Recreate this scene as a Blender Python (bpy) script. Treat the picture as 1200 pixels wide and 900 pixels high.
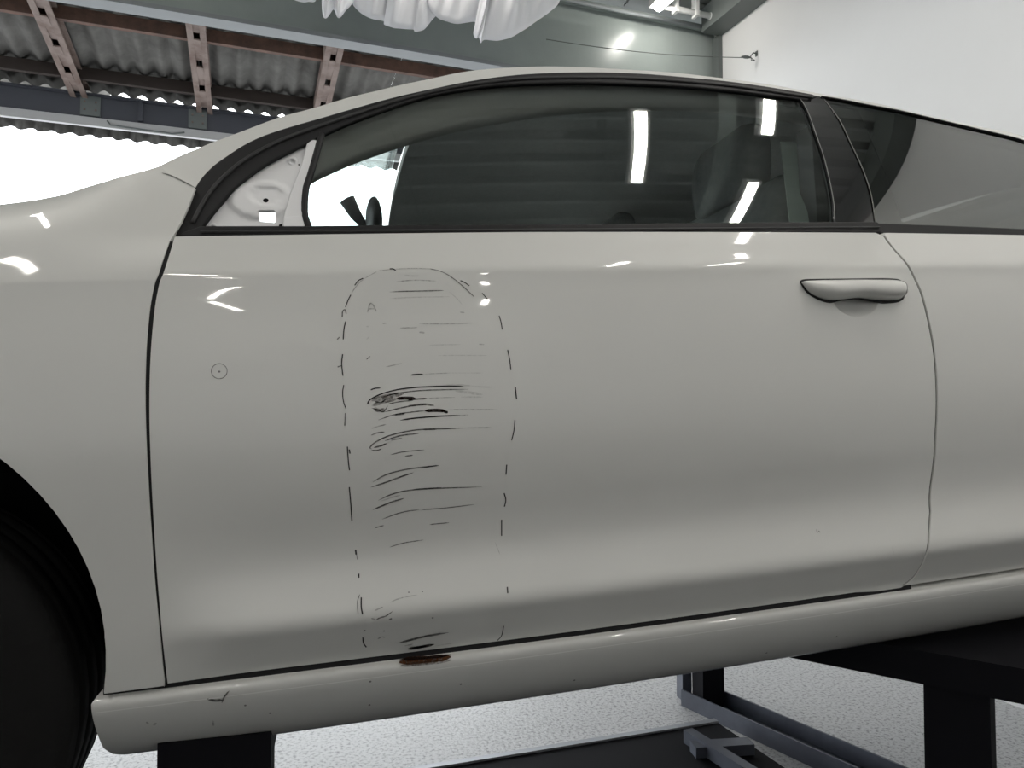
import bpy, bmesh, math, random
import numpy as np
from mathutils import Vector, Matrix
from mathutils.geometry import delaunay_2d_cdt
from math import sin, cos, radians, pi, sqrt

random.seed(7)
for o in list(bpy.data.objects):
    bpy.data.objects.remove(o, do_unlink=True)
SC = bpy.context.scene
COL = SC.collection

# ------------------------------------------------------------------ camera
F = 867.0                       # focal length in pixels of the 1200x900 frame
YAW, PITCH = radians(13.2), radians(2.0)
EYE = Vector((0, 0, 1.30))
FW = Vector((sin(YAW) * cos(PITCH), cos(YAW) * cos(PITCH), sin(PITCH)))
RT = Vector((cos(YAW), -sin(YAW), 0))
UP = RT.cross(FW)
cam_d = bpy.data.cameras.new('camera')
cam_d.sensor_width = 36.0
cam_d.lens = 36.0 * F / 1200.0
cam_d.clip_start = 0.02
cam = bpy.data.objects.new('camera', cam_d)
COL.objects.link(cam)
cam.matrix_world = Matrix(((RT.x, UP.x, -FW.x, EYE.x), (RT.y, UP.y, -FW.y, EYE.y), (RT.z, UP.z, -FW.z, EYE.z), (0, 0, 0, 1)))
SC.camera = cam

# ------------------------------------------------------------------ world (flat white overcast sky)
wd = bpy.data.worlds.new('overcast')
SC.world = wd
wd.use_nodes = True
bg = wd.node_tree.nodes['Background']
bg.inputs['Color'].default_value = (0.93, 0.97, 1.0, 1)
bg.inputs['Strength'].default_value = 4.5
TUBE = 56.0                     # strength of the ceiling tubes

vs = SC.view_settings
vs.view_transform = 'Standard'
vs.look = 'None'
vs.exposure = 0.05
vs.gamma = 1.0
vs.use_curve_mapping = False
SC.cycles.max_bounces = 10
SC.cycles.transparent_max_bounces = 24
SC.cycles.caustics_reflective = False
SC.cycles.caustics_refractive = False
SC.cycles.sample_clamp_indirect = 6.0

# ------------------------------------------------------------------ materials
def mat(name, color, rough=0.5, metal=0.0, coat=0.0, coat_rough=0.03, noise=None, bump=None, emis=None, spec=None):
    m = bpy.data.materials.new(name)
    m.use_nodes = True
    nt = m.node_tree
    b = nt.nodes['Principled BSDF']
    b.inputs['Base Color'].default_value = (*color, 1)
    b.inputs['Roughness'].default_value = rough
    b.inputs['Metallic'].default_value = metal
    b.inputs['Coat Weight'].default_value = coat
    b.inputs['Coat Roughness'].default_value = coat_rough
    if spec is not None:
        b.inputs['Specular IOR Level'].default_value = spec
    if emis:
        b.inputs['Emission Color'].default_value = (*emis[0], 1)
        b.inputs['Emission Strength'].default_value = emis[1]
    if noise:                                   # (scale, colour 2, low, high)
        tc = nt.nodes.new('ShaderNodeTexCoord')
        n = nt.nodes.new('ShaderNodeTexNoise')
        n.inputs['Scale'].default_value = noise[0]
        n.inputs['Detail'].default_value = 6
        n.inputs['Roughness'].default_value = 0.65
        r = nt.nodes.new('ShaderNodeValToRGB')
        r.color_ramp.elements[0].position = noise[2]
        r.color_ramp.elements[1].position = noise[3]
        r.color_ramp.elements[0].color = (*color, 1)
        r.color_ramp.elements[1].color = (*noise[1], 1)
        nt.links.new(tc.outputs['Object'], n.inputs['Vector'])
        nt.links.new(n.outputs['Fac'], r.inputs['Fac'])
        nt.links.new(r.outputs['Color'], b.inputs['Base Color'])
    if bump:                                    # (scale, strength)
        tc = nt.nodes.new('ShaderNodeTexCoord')
        n = nt.nodes.new('ShaderNodeTexNoise')
        n.inputs['Scale'].default_value = bump[0]
        n.inputs['Detail'].default_value = 4
        bp = nt.nodes.new('ShaderNodeBump')
        bp.inputs['Strength'].default_value = bump[1]
        bp.inputs['Distance'].default_value = 0.01
        nt.links.new(tc.outputs['Object'], n.inputs['Vector'])
        nt.links.new(n.outputs['Fac'], bp.inputs['Height'])
        nt.links.new(bp.outputs['Normal'], b.inputs['Normal'])
    return m

def glass_mat(name, tint, ior):
    m = bpy.data.materials.new(name)
    m.use_nodes = True
    nt = m.node_tree
    nt.nodes.clear()
    out = nt.nodes.new('ShaderNodeOutputMaterial')
    mix = nt.nodes.new('ShaderNodeMixShader')
    tr = nt.nodes.new('ShaderNodeBsdfTransparent')
    gl = nt.nodes.new('ShaderNodeBsdfGlossy')
    fr = nt.nodes.new('ShaderNodeFresnel')
    geo = nt.nodes.new('ShaderNodeNewGeometry')
    mr = nt.nodes.new('ShaderNodeMapRange')       # same reflectance on both faces of the pane
    mr.inputs['To Min'].default_value = ior
    mr.inputs['To Max'].default_value = 1.0 / ior
    tr.inputs['Color'].default_value = (*tint, 1)
    gl.inputs['Roughness'].default_value = 0.0
    gl.inputs['Color'].default_value = (0.95, 0.97, 0.96, 1)
    nt.links.new(geo.outputs['Backfacing'], mr.inputs['Value'])
    nt.links.new(mr.outputs['Result'], fr.inputs['IOR'])
    nt.links.new(fr.outputs['Fac'], mix.inputs['Fac'])
    nt.links.new(tr.outputs[0], mix.inputs[1])
    nt.links.new(gl.outputs[0], mix.inputs[2])
    nt.links.new(mix.outputs[0], out.inputs['Surface'])
    return m

def ink_mat(name, color, cover, streak=0.0):
    m = bpy.data.materials.new(name)
    m.use_nodes = True
    nt = m.node_tree
    nt.nodes.clear()
    out = nt.nodes.new('ShaderNodeOutputMaterial')
    mix = nt.nodes.new('ShaderNodeMixShader')
    tr = nt.nodes.new('ShaderNodeBsdfTransparent')
    df = nt.nodes.new('ShaderNodeBsdfDiffuse')
    df.inputs['Color'].default_value = (*color, 1)
    mix.inputs['Fac'].default_value = cover
    if streak:
        tc = nt.nodes.new('ShaderNodeTexCoord')
        n = nt.nodes.new('ShaderNodeTexNoise')
        n.inputs['Scale'].default_value = 260
        n.inputs['Detail'].default_value = 3
        mr = nt.nodes.new('ShaderNodeMapRange')
        mr.inputs['From Min'].default_value = 0.35
        mr.inputs['From Max'].default_value = 0.65
        mr.inputs['To Min'].default_value = cover - streak
        mr.inputs['To Max'].default_value = cover + streak
        nt.links.new(tc.outputs['Object'], n.inputs['Vector'])
        nt.links.new(n.outputs['Fac'], mr.inputs['Value'])
        nt.links.new(mr.outputs['Result'], mix.inputs['Fac'])
    nt.links.new(tr.outputs[0], mix.inputs[1])
    nt.links.new(df.outputs[0], mix.inputs[2])
    nt.links.new(mix.outputs[0], out.inputs['Surface'])
    return m

M = {}
M['paint'] = mat('white_paint', (0.70, 0.70, 0.675), 0.42, coat=1.0, coat_rough=0.035)
M['primer'] = mat('white_primer', (0.78, 0.78, 0.79), 0.5)
M['rubber'] = mat('black_rubber', (0.010, 0.010, 0.011), 0.6, spec=0.3)
M['gloss_black'] = mat('gloss_black', (0.010, 0.010, 0.011), 0.12, coat=0.6)
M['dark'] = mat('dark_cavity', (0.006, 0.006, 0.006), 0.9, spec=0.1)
M['tyre'] = mat('tyre_rubber', (0.008, 0.008, 0.008), 0.9, bump=(60, 0.2), spec=0.2)
M['alloy'] = mat('alloy', (0.35, 0.35, 0.36), 0.35, metal=1)
M['plastic'] = mat('black_plastic', (0.02, 0.02, 0.021), 0.6)
M['chrome'] = mat('polished_edge', (0.6, 0.6, 0.6), 0.25, metal=1)
M['trimline'] = mat('grey_trim_line', (0.25, 0.25, 0.24), 0.4)
M['glass'] = glass_mat('window_glass', (0.93, 0.955, 0.945), 1.5)
M['screen_glass'] = glass_mat('windscreen_glass', (0.93, 0.965, 0.965), 1.4)
M['privacy'] = glass_mat('privacy_glass', (0.42, 0.43, 0.42), 1.9)
M['headliner'] = mat('headliner_fabric', (0.72, 0.72, 0.70), 0.9, spec=0.1, noise=(90, (0.66, 0.66, 0.64), 0.4, 0.6))
M['trimgrey'] = mat('grey_trim', (0.60, 0.58, 0.54), 0.8, spec=0.2)
M['seat'] = mat('seat_fabric', (0.05, 0.055, 0.055), 0.85, noise=(60, (0.07, 0.075, 0.075), 0.4, 0.6))
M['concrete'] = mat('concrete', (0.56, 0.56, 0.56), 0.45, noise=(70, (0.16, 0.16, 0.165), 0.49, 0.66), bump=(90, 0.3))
M['shopfloor'] = mat('low_bounce_floor', (0.028, 0.029, 0.031), 0.4, noise=(6, (0.045, 0.045, 0.047), 0.4, 0.7))  # floor out of view, darkened to cut light bounced onto the lower body
M['wallwhite'] = mat('white_plaster', (0.74, 0.74, 0.735), 0.8, noise=(1.2, (0.71, 0.71, 0.705), 0.3, 0.7))
M['wallbright'] = mat('bounce_white', (0.86, 0.86, 0.85), 0.8)  # walls out of view, whitened to bounce light onto the car side
M['wallgrey'] = mat('grey_panel', (0.50, 0.51, 0.50), 0.7)
M['steelgreen'] = mat('grey_green_steel', (0.30, 0.34, 0.325), 0.27, noise=(2.5, (0.34, 0.38, 0.365), 0.35, 0.7))
M['steeldark'] = mat('dark_grey_steel', (0.12, 0.135, 0.13), 0.45)
M['flange'] = mat('pale_flange', (0.24, 0.26, 0.27), 0.45)
M['sheet'] = mat('ceiling_sheet', (0.36, 0.38, 0.37), 0.5)
M['fibre'] = mat('fibre_cement', (0.15, 0.145, 0.135), 0.95, noise=(3, (0.075, 0.072, 0.066), 0.35, 0.68))
M['rust'] = mat('rusty_primer', (0.215, 0.165, 0.145), 0.75, noise=(5, (0.115, 0.07, 0.055), 0.42, 0.7))
M['rustdark'] = mat('red_oxide', (0.15, 0.08, 0.058), 0.8, noise=(9, (0.08, 0.047, 0.036), 0.35, 0.65))
M['shaded_purlin'] = mat('purlin_in_shadow', (0.045, 0.034, 0.03), 0.9)  # shadow near the eave put into the last purlin's colour
M['eave'] = mat('navy_girder', (0.055, 0.058, 0.072), 0.6)
M['gutter'] = mat('grey_gutter', (0.42, 0.42, 0.42), 0.5)
M['cloth'] = mat('white_cloth', (0.93, 0.93, 0.95), 0.7)
_nt = M['cloth'].node_tree
_tl = _nt.nodes.new('ShaderNodeBsdfTranslucent'); _tl.inputs['Color'].default_value = (0.9, 0.9, 0.92, 1)
_mx = _nt.nodes.new('ShaderNodeMixShader'); _mx.inputs['Fac'].default_value = 0.28
_nt.links.new(_nt.nodes['Principled BSDF'].outputs[0], _mx.inputs[1]); _nt.links.new(_tl.outputs[0], _mx.inputs[2])
_nt.links.new(_mx.outputs[0], _nt.nodes['Material Output'].inputs['Surface'])
M['lift'] = mat('black_lift_steel', (0.006, 0.006, 0.008), 0.75, spec=0.1)
M['liftblue'] = mat('blue_grey_steel', (0.085, 0.095, 0.12), 0.45, noise=(8, (0.06, 0.065, 0.085), 0.35, 0.65))
M['liftedge'] = mat('worn_steel_edge', (0.33, 0.34, 0.37), 0.4, metal=0.3)
M['tube'] = mat('lit_tube', (1, 1, 1), 0.5, emis=((1.0, 0.96, 0.90), TUBE))
M['white_metal'] = mat('white_enamel', (0.75, 0.75, 0.74), 0.4)
M['ink'] = ink_mat('black_ink', (0.008, 0.008, 0.009), 0.92)
M['ink_mid'] = ink_mat('thin_black_ink', (0.012, 0.012, 0.012), 0.66, 0.15)
M['ink_faint'] = ink_mat('faint_ink', (0.02, 0.02, 0.02), 0.30, 0.16)
M['ink_vfaint'] = ink_mat('very_faint_ink', (0.03, 0.03, 0.03), 0.14, 0.08)
M['scuff'] = ink_mat('brown_scuff', (0.045, 0.03, 0.022), 0.42, 0.25)
M['scuff_dark'] = ink_mat('dark_brown_scuff', (0.016, 0.010, 0.008), 0.92, 0.08)
M['rustspot'] = ink_mat('rust_spot', (0.085, 0.038, 0.018), 0.9, 0.1)
M['hairline'] = mat('sealant_line', (0.80, 0.80, 0.78), 0.5)

# ------------------------------------------------------------------ building frame and generic helpers
NB = radians(6.7)
BX = Vector((cos(NB), sin(NB), 0))      # along the header beam
BY = Vector((-sin(NB), cos(NB), 0))     # away from the shop, towards the yard

def W(b, n, z):
    return BX * b + BY * n + Vector((0, 0, z))

def ray(x, y):
    return RT * ((x - 600) / F) + UP * ((450 - y) / F) + FW

def on_bn(x, y, bn):                    # picture point on the building plane at distance bn -> (b, z)
    r = ray(x, y)
    p = EYE + r * (bn / r.dot(BY))
    return p.dot(BX), p.z

def on_z(x, y, z):                      # picture point on a horizontal plane
    r = ray(x, y)
    return EYE + r * ((z - EYE.z) / r.z)

def tag(o, label=None, cat=None, group=None, kind=None):
    if label: o['label'] = label
    if cat: o['category'] = cat
    if group: o['group'] = group
    if kind: o['kind'] = kind
    return o

def empty(name, loc=(0, 0, 0), rot=(0, 0, 0), parent=None):
    o = bpy.data.objects.new(name, None)
    COL.objects.link(o)
    o.location = loc
    o.rotation_euler = rot
    o.parent = parent
    o.empty_display_size = 0.1
    return o

def link(name, me, m, parent=None, smooth=False):
    o = bpy.data.objects.new(name, me)
    COL.objects.link(o)
    o.parent = parent
    if m is not None and not me.materials:
        me.materials.append(M[m] if isinstance(m, str) else m)
    if smooth:
        me.polygons.foreach_set('use_smooth', [True] * len(me.polygons))
    return o

def obj(name, bm, m, parent=None, smooth=False, bevel=0.0):
    if bevel:
        bmesh.ops.bevel(bm, geom=[e for e in bm.edges if len(e.link_faces) == 2 and e.calc_face_angle(0) > 0.6], offset=bevel, segments=2, affect='EDGES', profile=0.5)
    bmesh.ops.recalc_face_normals(bm, faces=bm.faces)
    me = bpy.data.meshes.new(name)
    bm.to_mesh(me)
    bm.free()
    return link(name, me, m, parent, smooth)

def raw(name, verts, faces, m, parent=None, smooth=True, recalc=True):
    me = bpy.data.meshes.new(name)
    me.from_pydata([tuple(v) for v in verts], [], faces)
    if recalc:
        bm = bmesh.new(); bm.from_mesh(me)
        bmesh.ops.recalc_face_normals(bm, faces=bm.faces)
        bm.to_mesh(me); bm.free()
    me.update()
    return link(name, me, m, parent, smooth)

def hexa(bm, c):
    """box from 8 corners: 4 lower (ring) then 4 upper (ring)"""
    v = [bm.verts.new(p) for p in c]
    for f in ((0, 1, 2, 3), (4, 5, 6, 7), (0, 1, 5, 4), (1, 2, 6, 5), (2, 3, 7, 6), (3, 0, 4, 7)):
        bm.faces.new([v[i] for i in f])

def box(bm, x0, x1, y0, y1, z0, z1, f=None):
    f = f or (lambda *p: Vector(p))
    hexa(bm, [f(x0, y0, z0), f(x1, y0, z0), f(x1, y1, z0), f(x0, y1, z0), f(x0, y0, z1), f(x1, y0, z1), f(x1, y1, z1), f(x0, y1, z1)])

def bbox(name, x0, x1, y0, y1, z0, z1, m, parent=None, f=None, bevel=0.0):
    bm = bmesh.new()
    box(bm, x0, x1, y0, y1, z0, z1, f)
    return obj(name, bm, m, parent, bevel=bevel)

def prism(name, prof, a, b, side, upv, m, parent=None, bevel=0.0):
    """extrude a 2-D profile (list of (s,t) along side / upv) from point a to point b"""
    bm = bmesh.new()
    A = [bm.verts.new(a + side * s + upv * t) for s, t in prof]
    B = [bm.verts.new(b + side * s + upv * t) for s, t in prof]
    n = len(prof)
    for i in range(n):
        bm.faces.new((A[i], A[(i + 1) % n], B[(i + 1) % n], B[i]))
    bm.faces.new(A); bm.faces.new(B)
    return obj(name, bm, m, parent, bevel=bevel)

def tube(name, pts, r, m, parent=None, seg=8, caps=True):
    bm = bmesh.new()
    rings = []
    pts = [Vector(p) for p in pts]
    for i, p in enumerate(pts):
        t = (pts[min(i + 1, len(pts) - 1)] - pts[max(i - 1, 0)]).normalized()
        s = t.cross(Vector((0, 0, 1)))
        if s.length < 1e-3: s = t.cross(Vector((0, 1, 0)))
        s.normalize()
        q = s.cross(t)
        rr = r[i] if isinstance(r, (list, tuple)) else r
        rings.append([bm.verts.new(p + s * (rr * cos(2 * pi * k / seg)) + q * (rr * sin(2 * pi * k / seg))) for k in range(seg)])
    for a, b in zip(rings, rings[1:]):
        for k in range(seg):
            bm.faces.new((a[k], a[(k + 1) % seg], b[(k + 1) % seg], b[k]))
    if caps:
        bm.faces.new(rings[0]); bm.faces.new(rings[-1])
    return obj(name, bm, m, parent, smooth=True)

def spline(pts, n=12):
    """Catmull-Rom through the points"""
    P = [np.array(p, float) for p in pts]
    if len(P) == 2:
        return [P[0] + (P[1] - P[0]) * t for t in np.linspace(0, 1, max(n, 2))]
    P = [2 * P[0] - P[1]] + P + [2 * P[-1] - P[-2]]
    out = []
    for i in range(1, len(P) - 2):
        for t in np.linspace(0, 1, n, endpoint=False):
            a, b, c, d = P[i - 1], P[i], P[i + 1], P[i + 2]
            out.append(0.5 * (2 * b + (c - a) * t + (2 * a - 5 * b + 4 * c - d) * t * t + (3 * b - a - 3 * c + d) * t ** 3))
    out.append(P[-2])
    return out

# ================================================================== SETTING
RW, LW, BW, HD = 3.2, -9.0, -5.8, 4.5           # right wall, left wall, back wall, header distance
ZC = 4.06                                        # ceiling height
floor = empty('floor')
tag(floor, kind='structure')
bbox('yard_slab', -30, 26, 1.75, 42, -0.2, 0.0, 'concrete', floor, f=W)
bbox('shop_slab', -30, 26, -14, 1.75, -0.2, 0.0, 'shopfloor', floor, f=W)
for nm, a in (('wall_right', (RW, RW + 0.2, BW, HD + 5.0, 0, ZC + 0.6)), ('wall_left', (LW - 0.2, LW, BW, HD, 0, ZC + 0.6)),
              ('wall_back', (LW - 0.2, RW + 0.2, BW - 0.2, BW, 0, ZC + 0.6))):
    tag(bbox(nm, *a, 'wallwhite' if nm == 'wall_right' else 'wallbright', f=W), kind='structure')

# ceiling: trapezoidal metal sheet, ribs along the header
ceil = empty('ceiling')
tag(ceil, kind='structure')
prof = []
y = BW - 0.2
while y < HD + 0.2:
    prof += [(y, 0.0), (y + 0.13, 0.0), (y + 0.16, 0.04), (y + 0.26, 0.04), (y + 0.29, 0.0)]
    y += 0.29
width = 1.17
b0 = LW - 0.2
while b0 < RW:
    b1 = min(b0 + width, RW + 0.1)
    vv, ff = [], []
    for k, b in enumerate((b0, b1 - 0.012)):
        vv += [W(b, p, ZC + 0.10 + h) for p, h in prof]
        vv += [W(b, p, ZC + 0.13 + h) for p, h in prof]
    n = len(prof)
    for i in range(n - 1):
        ff += [(i, i + 1, 2 * n + i + 1, 2 * n + i), (n + i, n + i + 1, 3 * n + i + 1, 3 * n + i)]
    raw('ceiling_sheet', vv, ff, 'sheet', ceil, smooth=False)
    b0 = b1
bbox('ceiling_backing', LW - 0.2, RW + 0.2, BW - 0.2, HD + 0.3, ZC + 0.2, ZC + 0.3, 'steeldark', ceil, f=W)
for bp in (-7.2, -5.4, -3.6, -1.8, 0.0, 2.0):
    prism('ceiling_beam', [(-0.05, 0), (0.05, 0), (0.05, 0.01), (0.006, 0.01), (0.006, 0.11), (-0.006, 0.11), (-0.006, 0.01), (-0.05, 0.01)],
          W(bp, BW, ZC - 0.01), W(bp, HD - 0.06, ZC - 0.01), BX, Vector((0, 0, 1)), 'steelgreen', ceil)
# channel along the top of the right wall
bbox('wall_channel', RW - 0.16, RW, BW, HD - 0.08, ZC - 0.07, ZC + 0.10, 'steeldark', ceil, f=W)

# header beam closing the shop (I-section)
hb = empty('header_beam', W(0, HD, 0))
tag(hb, 'grey-green painted steel header beam with pale lower flange, spanning to the white wall', 'beam')
hb_f = lambda b, n, z: W(b, n, z) - W(0, HD, 0)
ZL = 3.535
bbox('web', LW, RW, HD, HD + 0.02, ZL + 0.012, ZC - 0.012, 'steelgreen', hb, f=hb_f)
bbox('lower_flange', LW, RW, HD - 0.045, HD + 0.065, ZL - 0.014, ZL + 0.012, 'flange', hb, f=hb_f)
bbox('upper_flange', LW, RW, HD - 0.05, HD + 0.07, ZC - 0.012, ZC + 0.012, 'steelgreen', hb, f=hb_f)
tube('curtain_rail', [hb_f(LW, HD - 0.075, ZC - 0.03), hb_f(RW - 0.16, HD - 0.075, ZC - 0.03)], 0.012, 'flange', hb)
col = bbox('trim_1', RW - 0.035, RW, HD - 0.10, HD - 0.03, 0, ZC - 0.07, 'steeldark', f=W)
tag(col, kind='structure')

# lean-to canopy roof over the yard
EB = 8.5
b_, z_eave = on_bn(145, 121, EB)                 # top of the eave girder
SLOPE = math.tan(radians(5.0))
roof_z = lambda n: z_eave + 0.10 + (EB - n) * SLOPE
can = empty('canopy_roof', W(0, EB, 0))
tag(can, 'rusty lean-to roof of grey corrugated sheets on reddish rafters, outside the shop', 'roof')
cf = lambda b, n, z: W(b, n, z) - W(0, EB, 0)
PITCHW = 0.177
def corr(b0, nw, n0, n1, zf, amp=0.026, th=0.007, seg=8):
    vv, ff = [], []
    cols = nw * seg + 1
    for top in (0, 1):
        for n in (n0, n1):
            for i in range(cols):
                b = b0 + PITCHW * i / seg
                vv.append(cf(b, n, zf(n) + amp * cos(2 * pi * i / seg) + th * top))
    for i in range(cols - 1):
        ff += [(i, i + 1, cols + i + 1, cols + i), (2 * cols + i, 2 * cols + i + 1, 3 * cols + i + 1, 3 * cols + i),
               (i, i + 1, 2 * cols + i + 1, 2 * cols + i), (cols + i, cols + i + 1, 3 * cols + i + 1, 3 * cols + i)]
    return vv, ff
nw = 6
for k in range(13):
    b0 = -9.2 + k * nw * PITCHW
    for row, (n0, n1) in enumerate(((HD + 0.05, 6.55), (6.4, EB + 0.12))):
        vv, ff = corr(b0, nw, n0, n1, lambda n: roof_z(n) + 0.03 + (0.016 if row == 0 else 0) + 0.008 * (k % 2))
        raw('roofing_sheet', vv, ff, 'fibre', can)
roofn = Vector((0, 0, 1))
# rafters: C-channels with slotted webs, running down to the eave
def rafter(px0, px1):
    """two picture points along the rafter's underside"""
    def hit(p):
        r = ray(*p)
        # intersect with plane z = roof_z(n) - 0.16
        A = roof_z(0) - 0.16
        t = (A - EYE.z) / (r.z + SLOPE * r.dot(BY))
        return EYE + r * t
    a, b = hit(px0), hit(px1)
    return (a.dot(BX) + b.dot(BX)) / 2
RAF = [rafter((62, 30), (80, 98)), rafter((233, 40), (235, 118)), rafter((398, 55), (374, 120)), rafter((640, 72), (600, 88))]
for i, rb in enumerate(RAF + [RAF[0] - 1.75, RAF[0] - 3.5]):
    for s in (0, 1):
        # two channels back to back with slots seen as black gaps between batten plates
        a, b = cf(rb + s * 0.105 - 0.075, HD + 0.1, roof_z(HD + 0.1) - 0.16), cf(rb + s * 0.105 - 0.075, EB - 0.02, roof_z(EB - 0.02) - 0.16)
        prism('rafter', [(0, 0), (0.052, 0), (0.052, 0.012), (0.012, 0.012), (0.012, 0.13), (0.052, 0.13), (0.052, 0.145), (0, 0.145)], a, b, BX, Vector((0, 0, 1)), 'rust', can)
    for q in range(9):
        n0 = HD + 0.15 + q * 0.46
        if n0 + 0.3 < EB:
            bbox('batten_plate', rb - 0.024, rb + 0.031, n0, n0 + 0.405, roof_z(n0 + 0.20) - 0.157, roof_z(n0 + 0.19) - 0.145, 'rust', can, f=cf)
for pn in (5.6, 7.05, 8.05):
    zz = roof_z(pn) - 0.115
    prism('purlin', [(0, 0), (0.05, 0), (0.05, 0.115), (0, 0.115)], cf(-9.2, pn, zz), cf(RW + 0.4, pn, zz), BY, Vector((0, 0, 1)), 'rustdark' if pn < 8 else 'shaded_purlin', can)
# eave girder, brackets, gutter strip and fascia
dz = 0.29
bbox('eave_girder', -12, RW + 0.4, EB - 0.12, EB, z_eave - 0.24, z_eave, 'eave', can, f=cf)
bbox('girder_lip', -12, RW + 0.4, EB - 0.17, EB - 0.12, z_eave - 0.02, z_eave, 'eave', can, f=cf)
bbox('gutter_strip', -12, RW + 0.4, EB - 0.15, EB - 0.10, z_eave - 0.325, z_eave - 0.24, 'gutter', can, f=cf, bevel=0.015)
for px in (106, 232):
    bb, _ = on_bn(px, 120, EB - 0.13)
    bbox('bracket_plate', bb - 0.09, bb + 0.09, EB - 0.135, EB - 0.12, z_eave - 0.22, z_eave - 0.02, 'steeldark', can, f=cf)
    for sx in (-0.05, 0.05):
        for sz in (-0.16, -0.08):
            bbox('bolt', bb + sx - 0.008, bb + sx + 0.008, EB - 0.145, EB - 0.135, z_eave + sz - 0.008, z_eave + sz + 0.008, 'rust', can, f=cf)
bb, _ = on_bn(165, 120, EB - 0.13)
bbox('stiffener', bb - 0.02, bb + 0.02, EB - 0.16, EB - 0.12, z_eave - 0.22, z_eave - 0.02, 'eave', can, f=cf)
tube('gutter_cable', [cf(*q) for q in ((bb - 0.3, EB - 0.16, z_eave - 0.26), (bb - 0.27, EB - 0.16, z_eave - 0.30), (bb + 0.3, EB - 0.16, z_eave - 0.315), (bb + 0.42, EB - 0.16, z_eave - 0.285))], 0.008, 'steeldark', can)
# fascia: corrugated sheet standing below the eave, waves seen from below
_, z_f = on_bn(120, 161, EB + 0.22)
k = 0
b0 = -12.0
while b0 < RW + 0.4:
    vv, ff = [], []
    seg, nwf = 8, 6
    cols = nwf * seg + 1
    for th in (0, 0.007):
        for zz in (z_f, z_eave + (0.20 if b0 + 0.5 < b_ else 0.15)):
            for i in range(cols):
                vv.append(cf(b0 + PITCHW * i / seg, EB + 0.22 + th + 0.035 * cos(2 * pi * i / seg), zz + 0.026 * cos(2 * pi * i / seg) * (zz == z_f)))
    for i in range(cols - 1):
        ff += [(i, i + 1, cols + i + 1, cols + i), (2 * cols + i, 2 * cols + i + 1, 3 * cols + i + 1, 3 * cols + i), (i, i + 1, 2 * cols + i + 1, 2 * cols + i)]
    raw('fascia_sheet', vv, ff, 'fibre', can)
    b0 += nwf * PITCHW

# ceiling tube lamps (running towards the header, in rows)
def lamp(b, n0, n1, label, z=ZC - 0.015):
    n = (n0 + n1) / 2
    t = empty('tube_lamp', W(b, n, z))
    tag(t, label, 'lamp', 'tube lamps under the shop ceiling')
    f = lambda x, y, zz: BX * x + BY * y + Vector((0, 0, zz))
    h = (n1 - n0) / 2
    bbox('housing', -0.055, 0.055, -h - 0.03, h + 0.03, -0.045, 0.0, 'white_metal', t, f=f, bevel=0.008)
    bm = bmesh.new()
    rings = []
    for yy in (-h, h):
        rings.append([bm.verts.new(f(0.034 * cos(a), yy, -0.046 - 0.030 * sin(a))) for a in np.linspace(0, pi, 9)])
    for i in range(8):
        bm.faces.new((rings[0][i], rings[0][i + 1], rings[1][i + 1], rings[1][i]))
    bm.faces.new(rings[0]); bm.faces.new(rings[1])
    obj('tube', bm, 'tube', t)
LAMPS = [(1.47, 0.05, 0.93, 'white tube lamp under the dark shop ceiling, longest of the row nearer the car door'),
         (1.47, -1.60, -0.80, 'white tube lamp under the dark shop ceiling, second in the row above the car door'),
         (2.22, 0.72, 1.24, 'shortest white tube lamp in the ceiling row beside the white wall'),
         (2.22, -0.64, 0.06, 'middle white tube lamp in the ceiling row beside the white wall'),
         (2.30, -1.75, -1.00, 'last white tube lamp in the ceiling row beside the white wall'),
         (-1.62, 0.35, 1.65, 'long white tube lamp above the bonnet of the white car'),
         (-1.62, -2.90, -1.70, 'long white tube lamp above the shop floor in front of the car'),
         (-2.40, -1.30, -0.85, 'short white tube lamp above the shop floor in front of the car'),
         (0.72, -5.35, -4.75, 'white tube lamp close to the middle of the white back wall'),
         (-2.15, -5.3, -4.3, 'white tube lamp close to the left half of the white back wall'),
         (0.93, 3.15, 3.80, 'short white tube lamp in front of the gathered white sheet'),
         (-6.8, -5.3, -3.9, 'added white tube lamp, out of view near the corner of the back and left walls'),  # added fill from behind, placed clear of the door reflections
         (-5.4, -2.4, -0.9, 'added white tube lamp, out of view by the left wall')]  # added to strengthen the light from the left
for b, n0, n1, lab in LAMPS:
    lamp(b, n0, n1, lab)
lp = on_z(771, 9, ZC - 0.03)
lamp(lp.dot(BX), lp.dot(BY) - 0.25, lp.dot(BY), 'white tube lamp ending near the header beam, beside the white pipe', z=ZC + 0.02)

# white pipe under the ceiling
pa, pz = on_z(781, 8, ZC), on_z(833, 19, ZC)
P0 = pa
pipe = empty('ceiling_pipe', P0)
tag(pipe, 'white pipe with an elbow under the ceiling by the header beam', 'pipe')
dp = (pz - pa)
tube('run', [pa - P0 - dp * 0.3, pz - P0], 0.020, 'white_metal', pipe, 12)
tube('elbow', [pz - P0 - dp * 0.03, pz - P0 + dp * 0.06, pz - P0 + dp * 0.14 - BY * 0.03, pz - P0 + dp * 0.18 - BY * 0.12, pz - P0 + dp * 0.18 - BY * 0.4], 0.025, 'white_metal', pipe, 12)
for s in (0.2, 0.65):
    q = pa + dp * s - P0
    bbox('clip', -0.012, 0.012, -0.03, 0.03, -0.03, 0.11, 'white_metal', pipe, f=lambda x, y, z: q + BX * x + BY * y + Vector((0, 0, z)))

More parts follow.
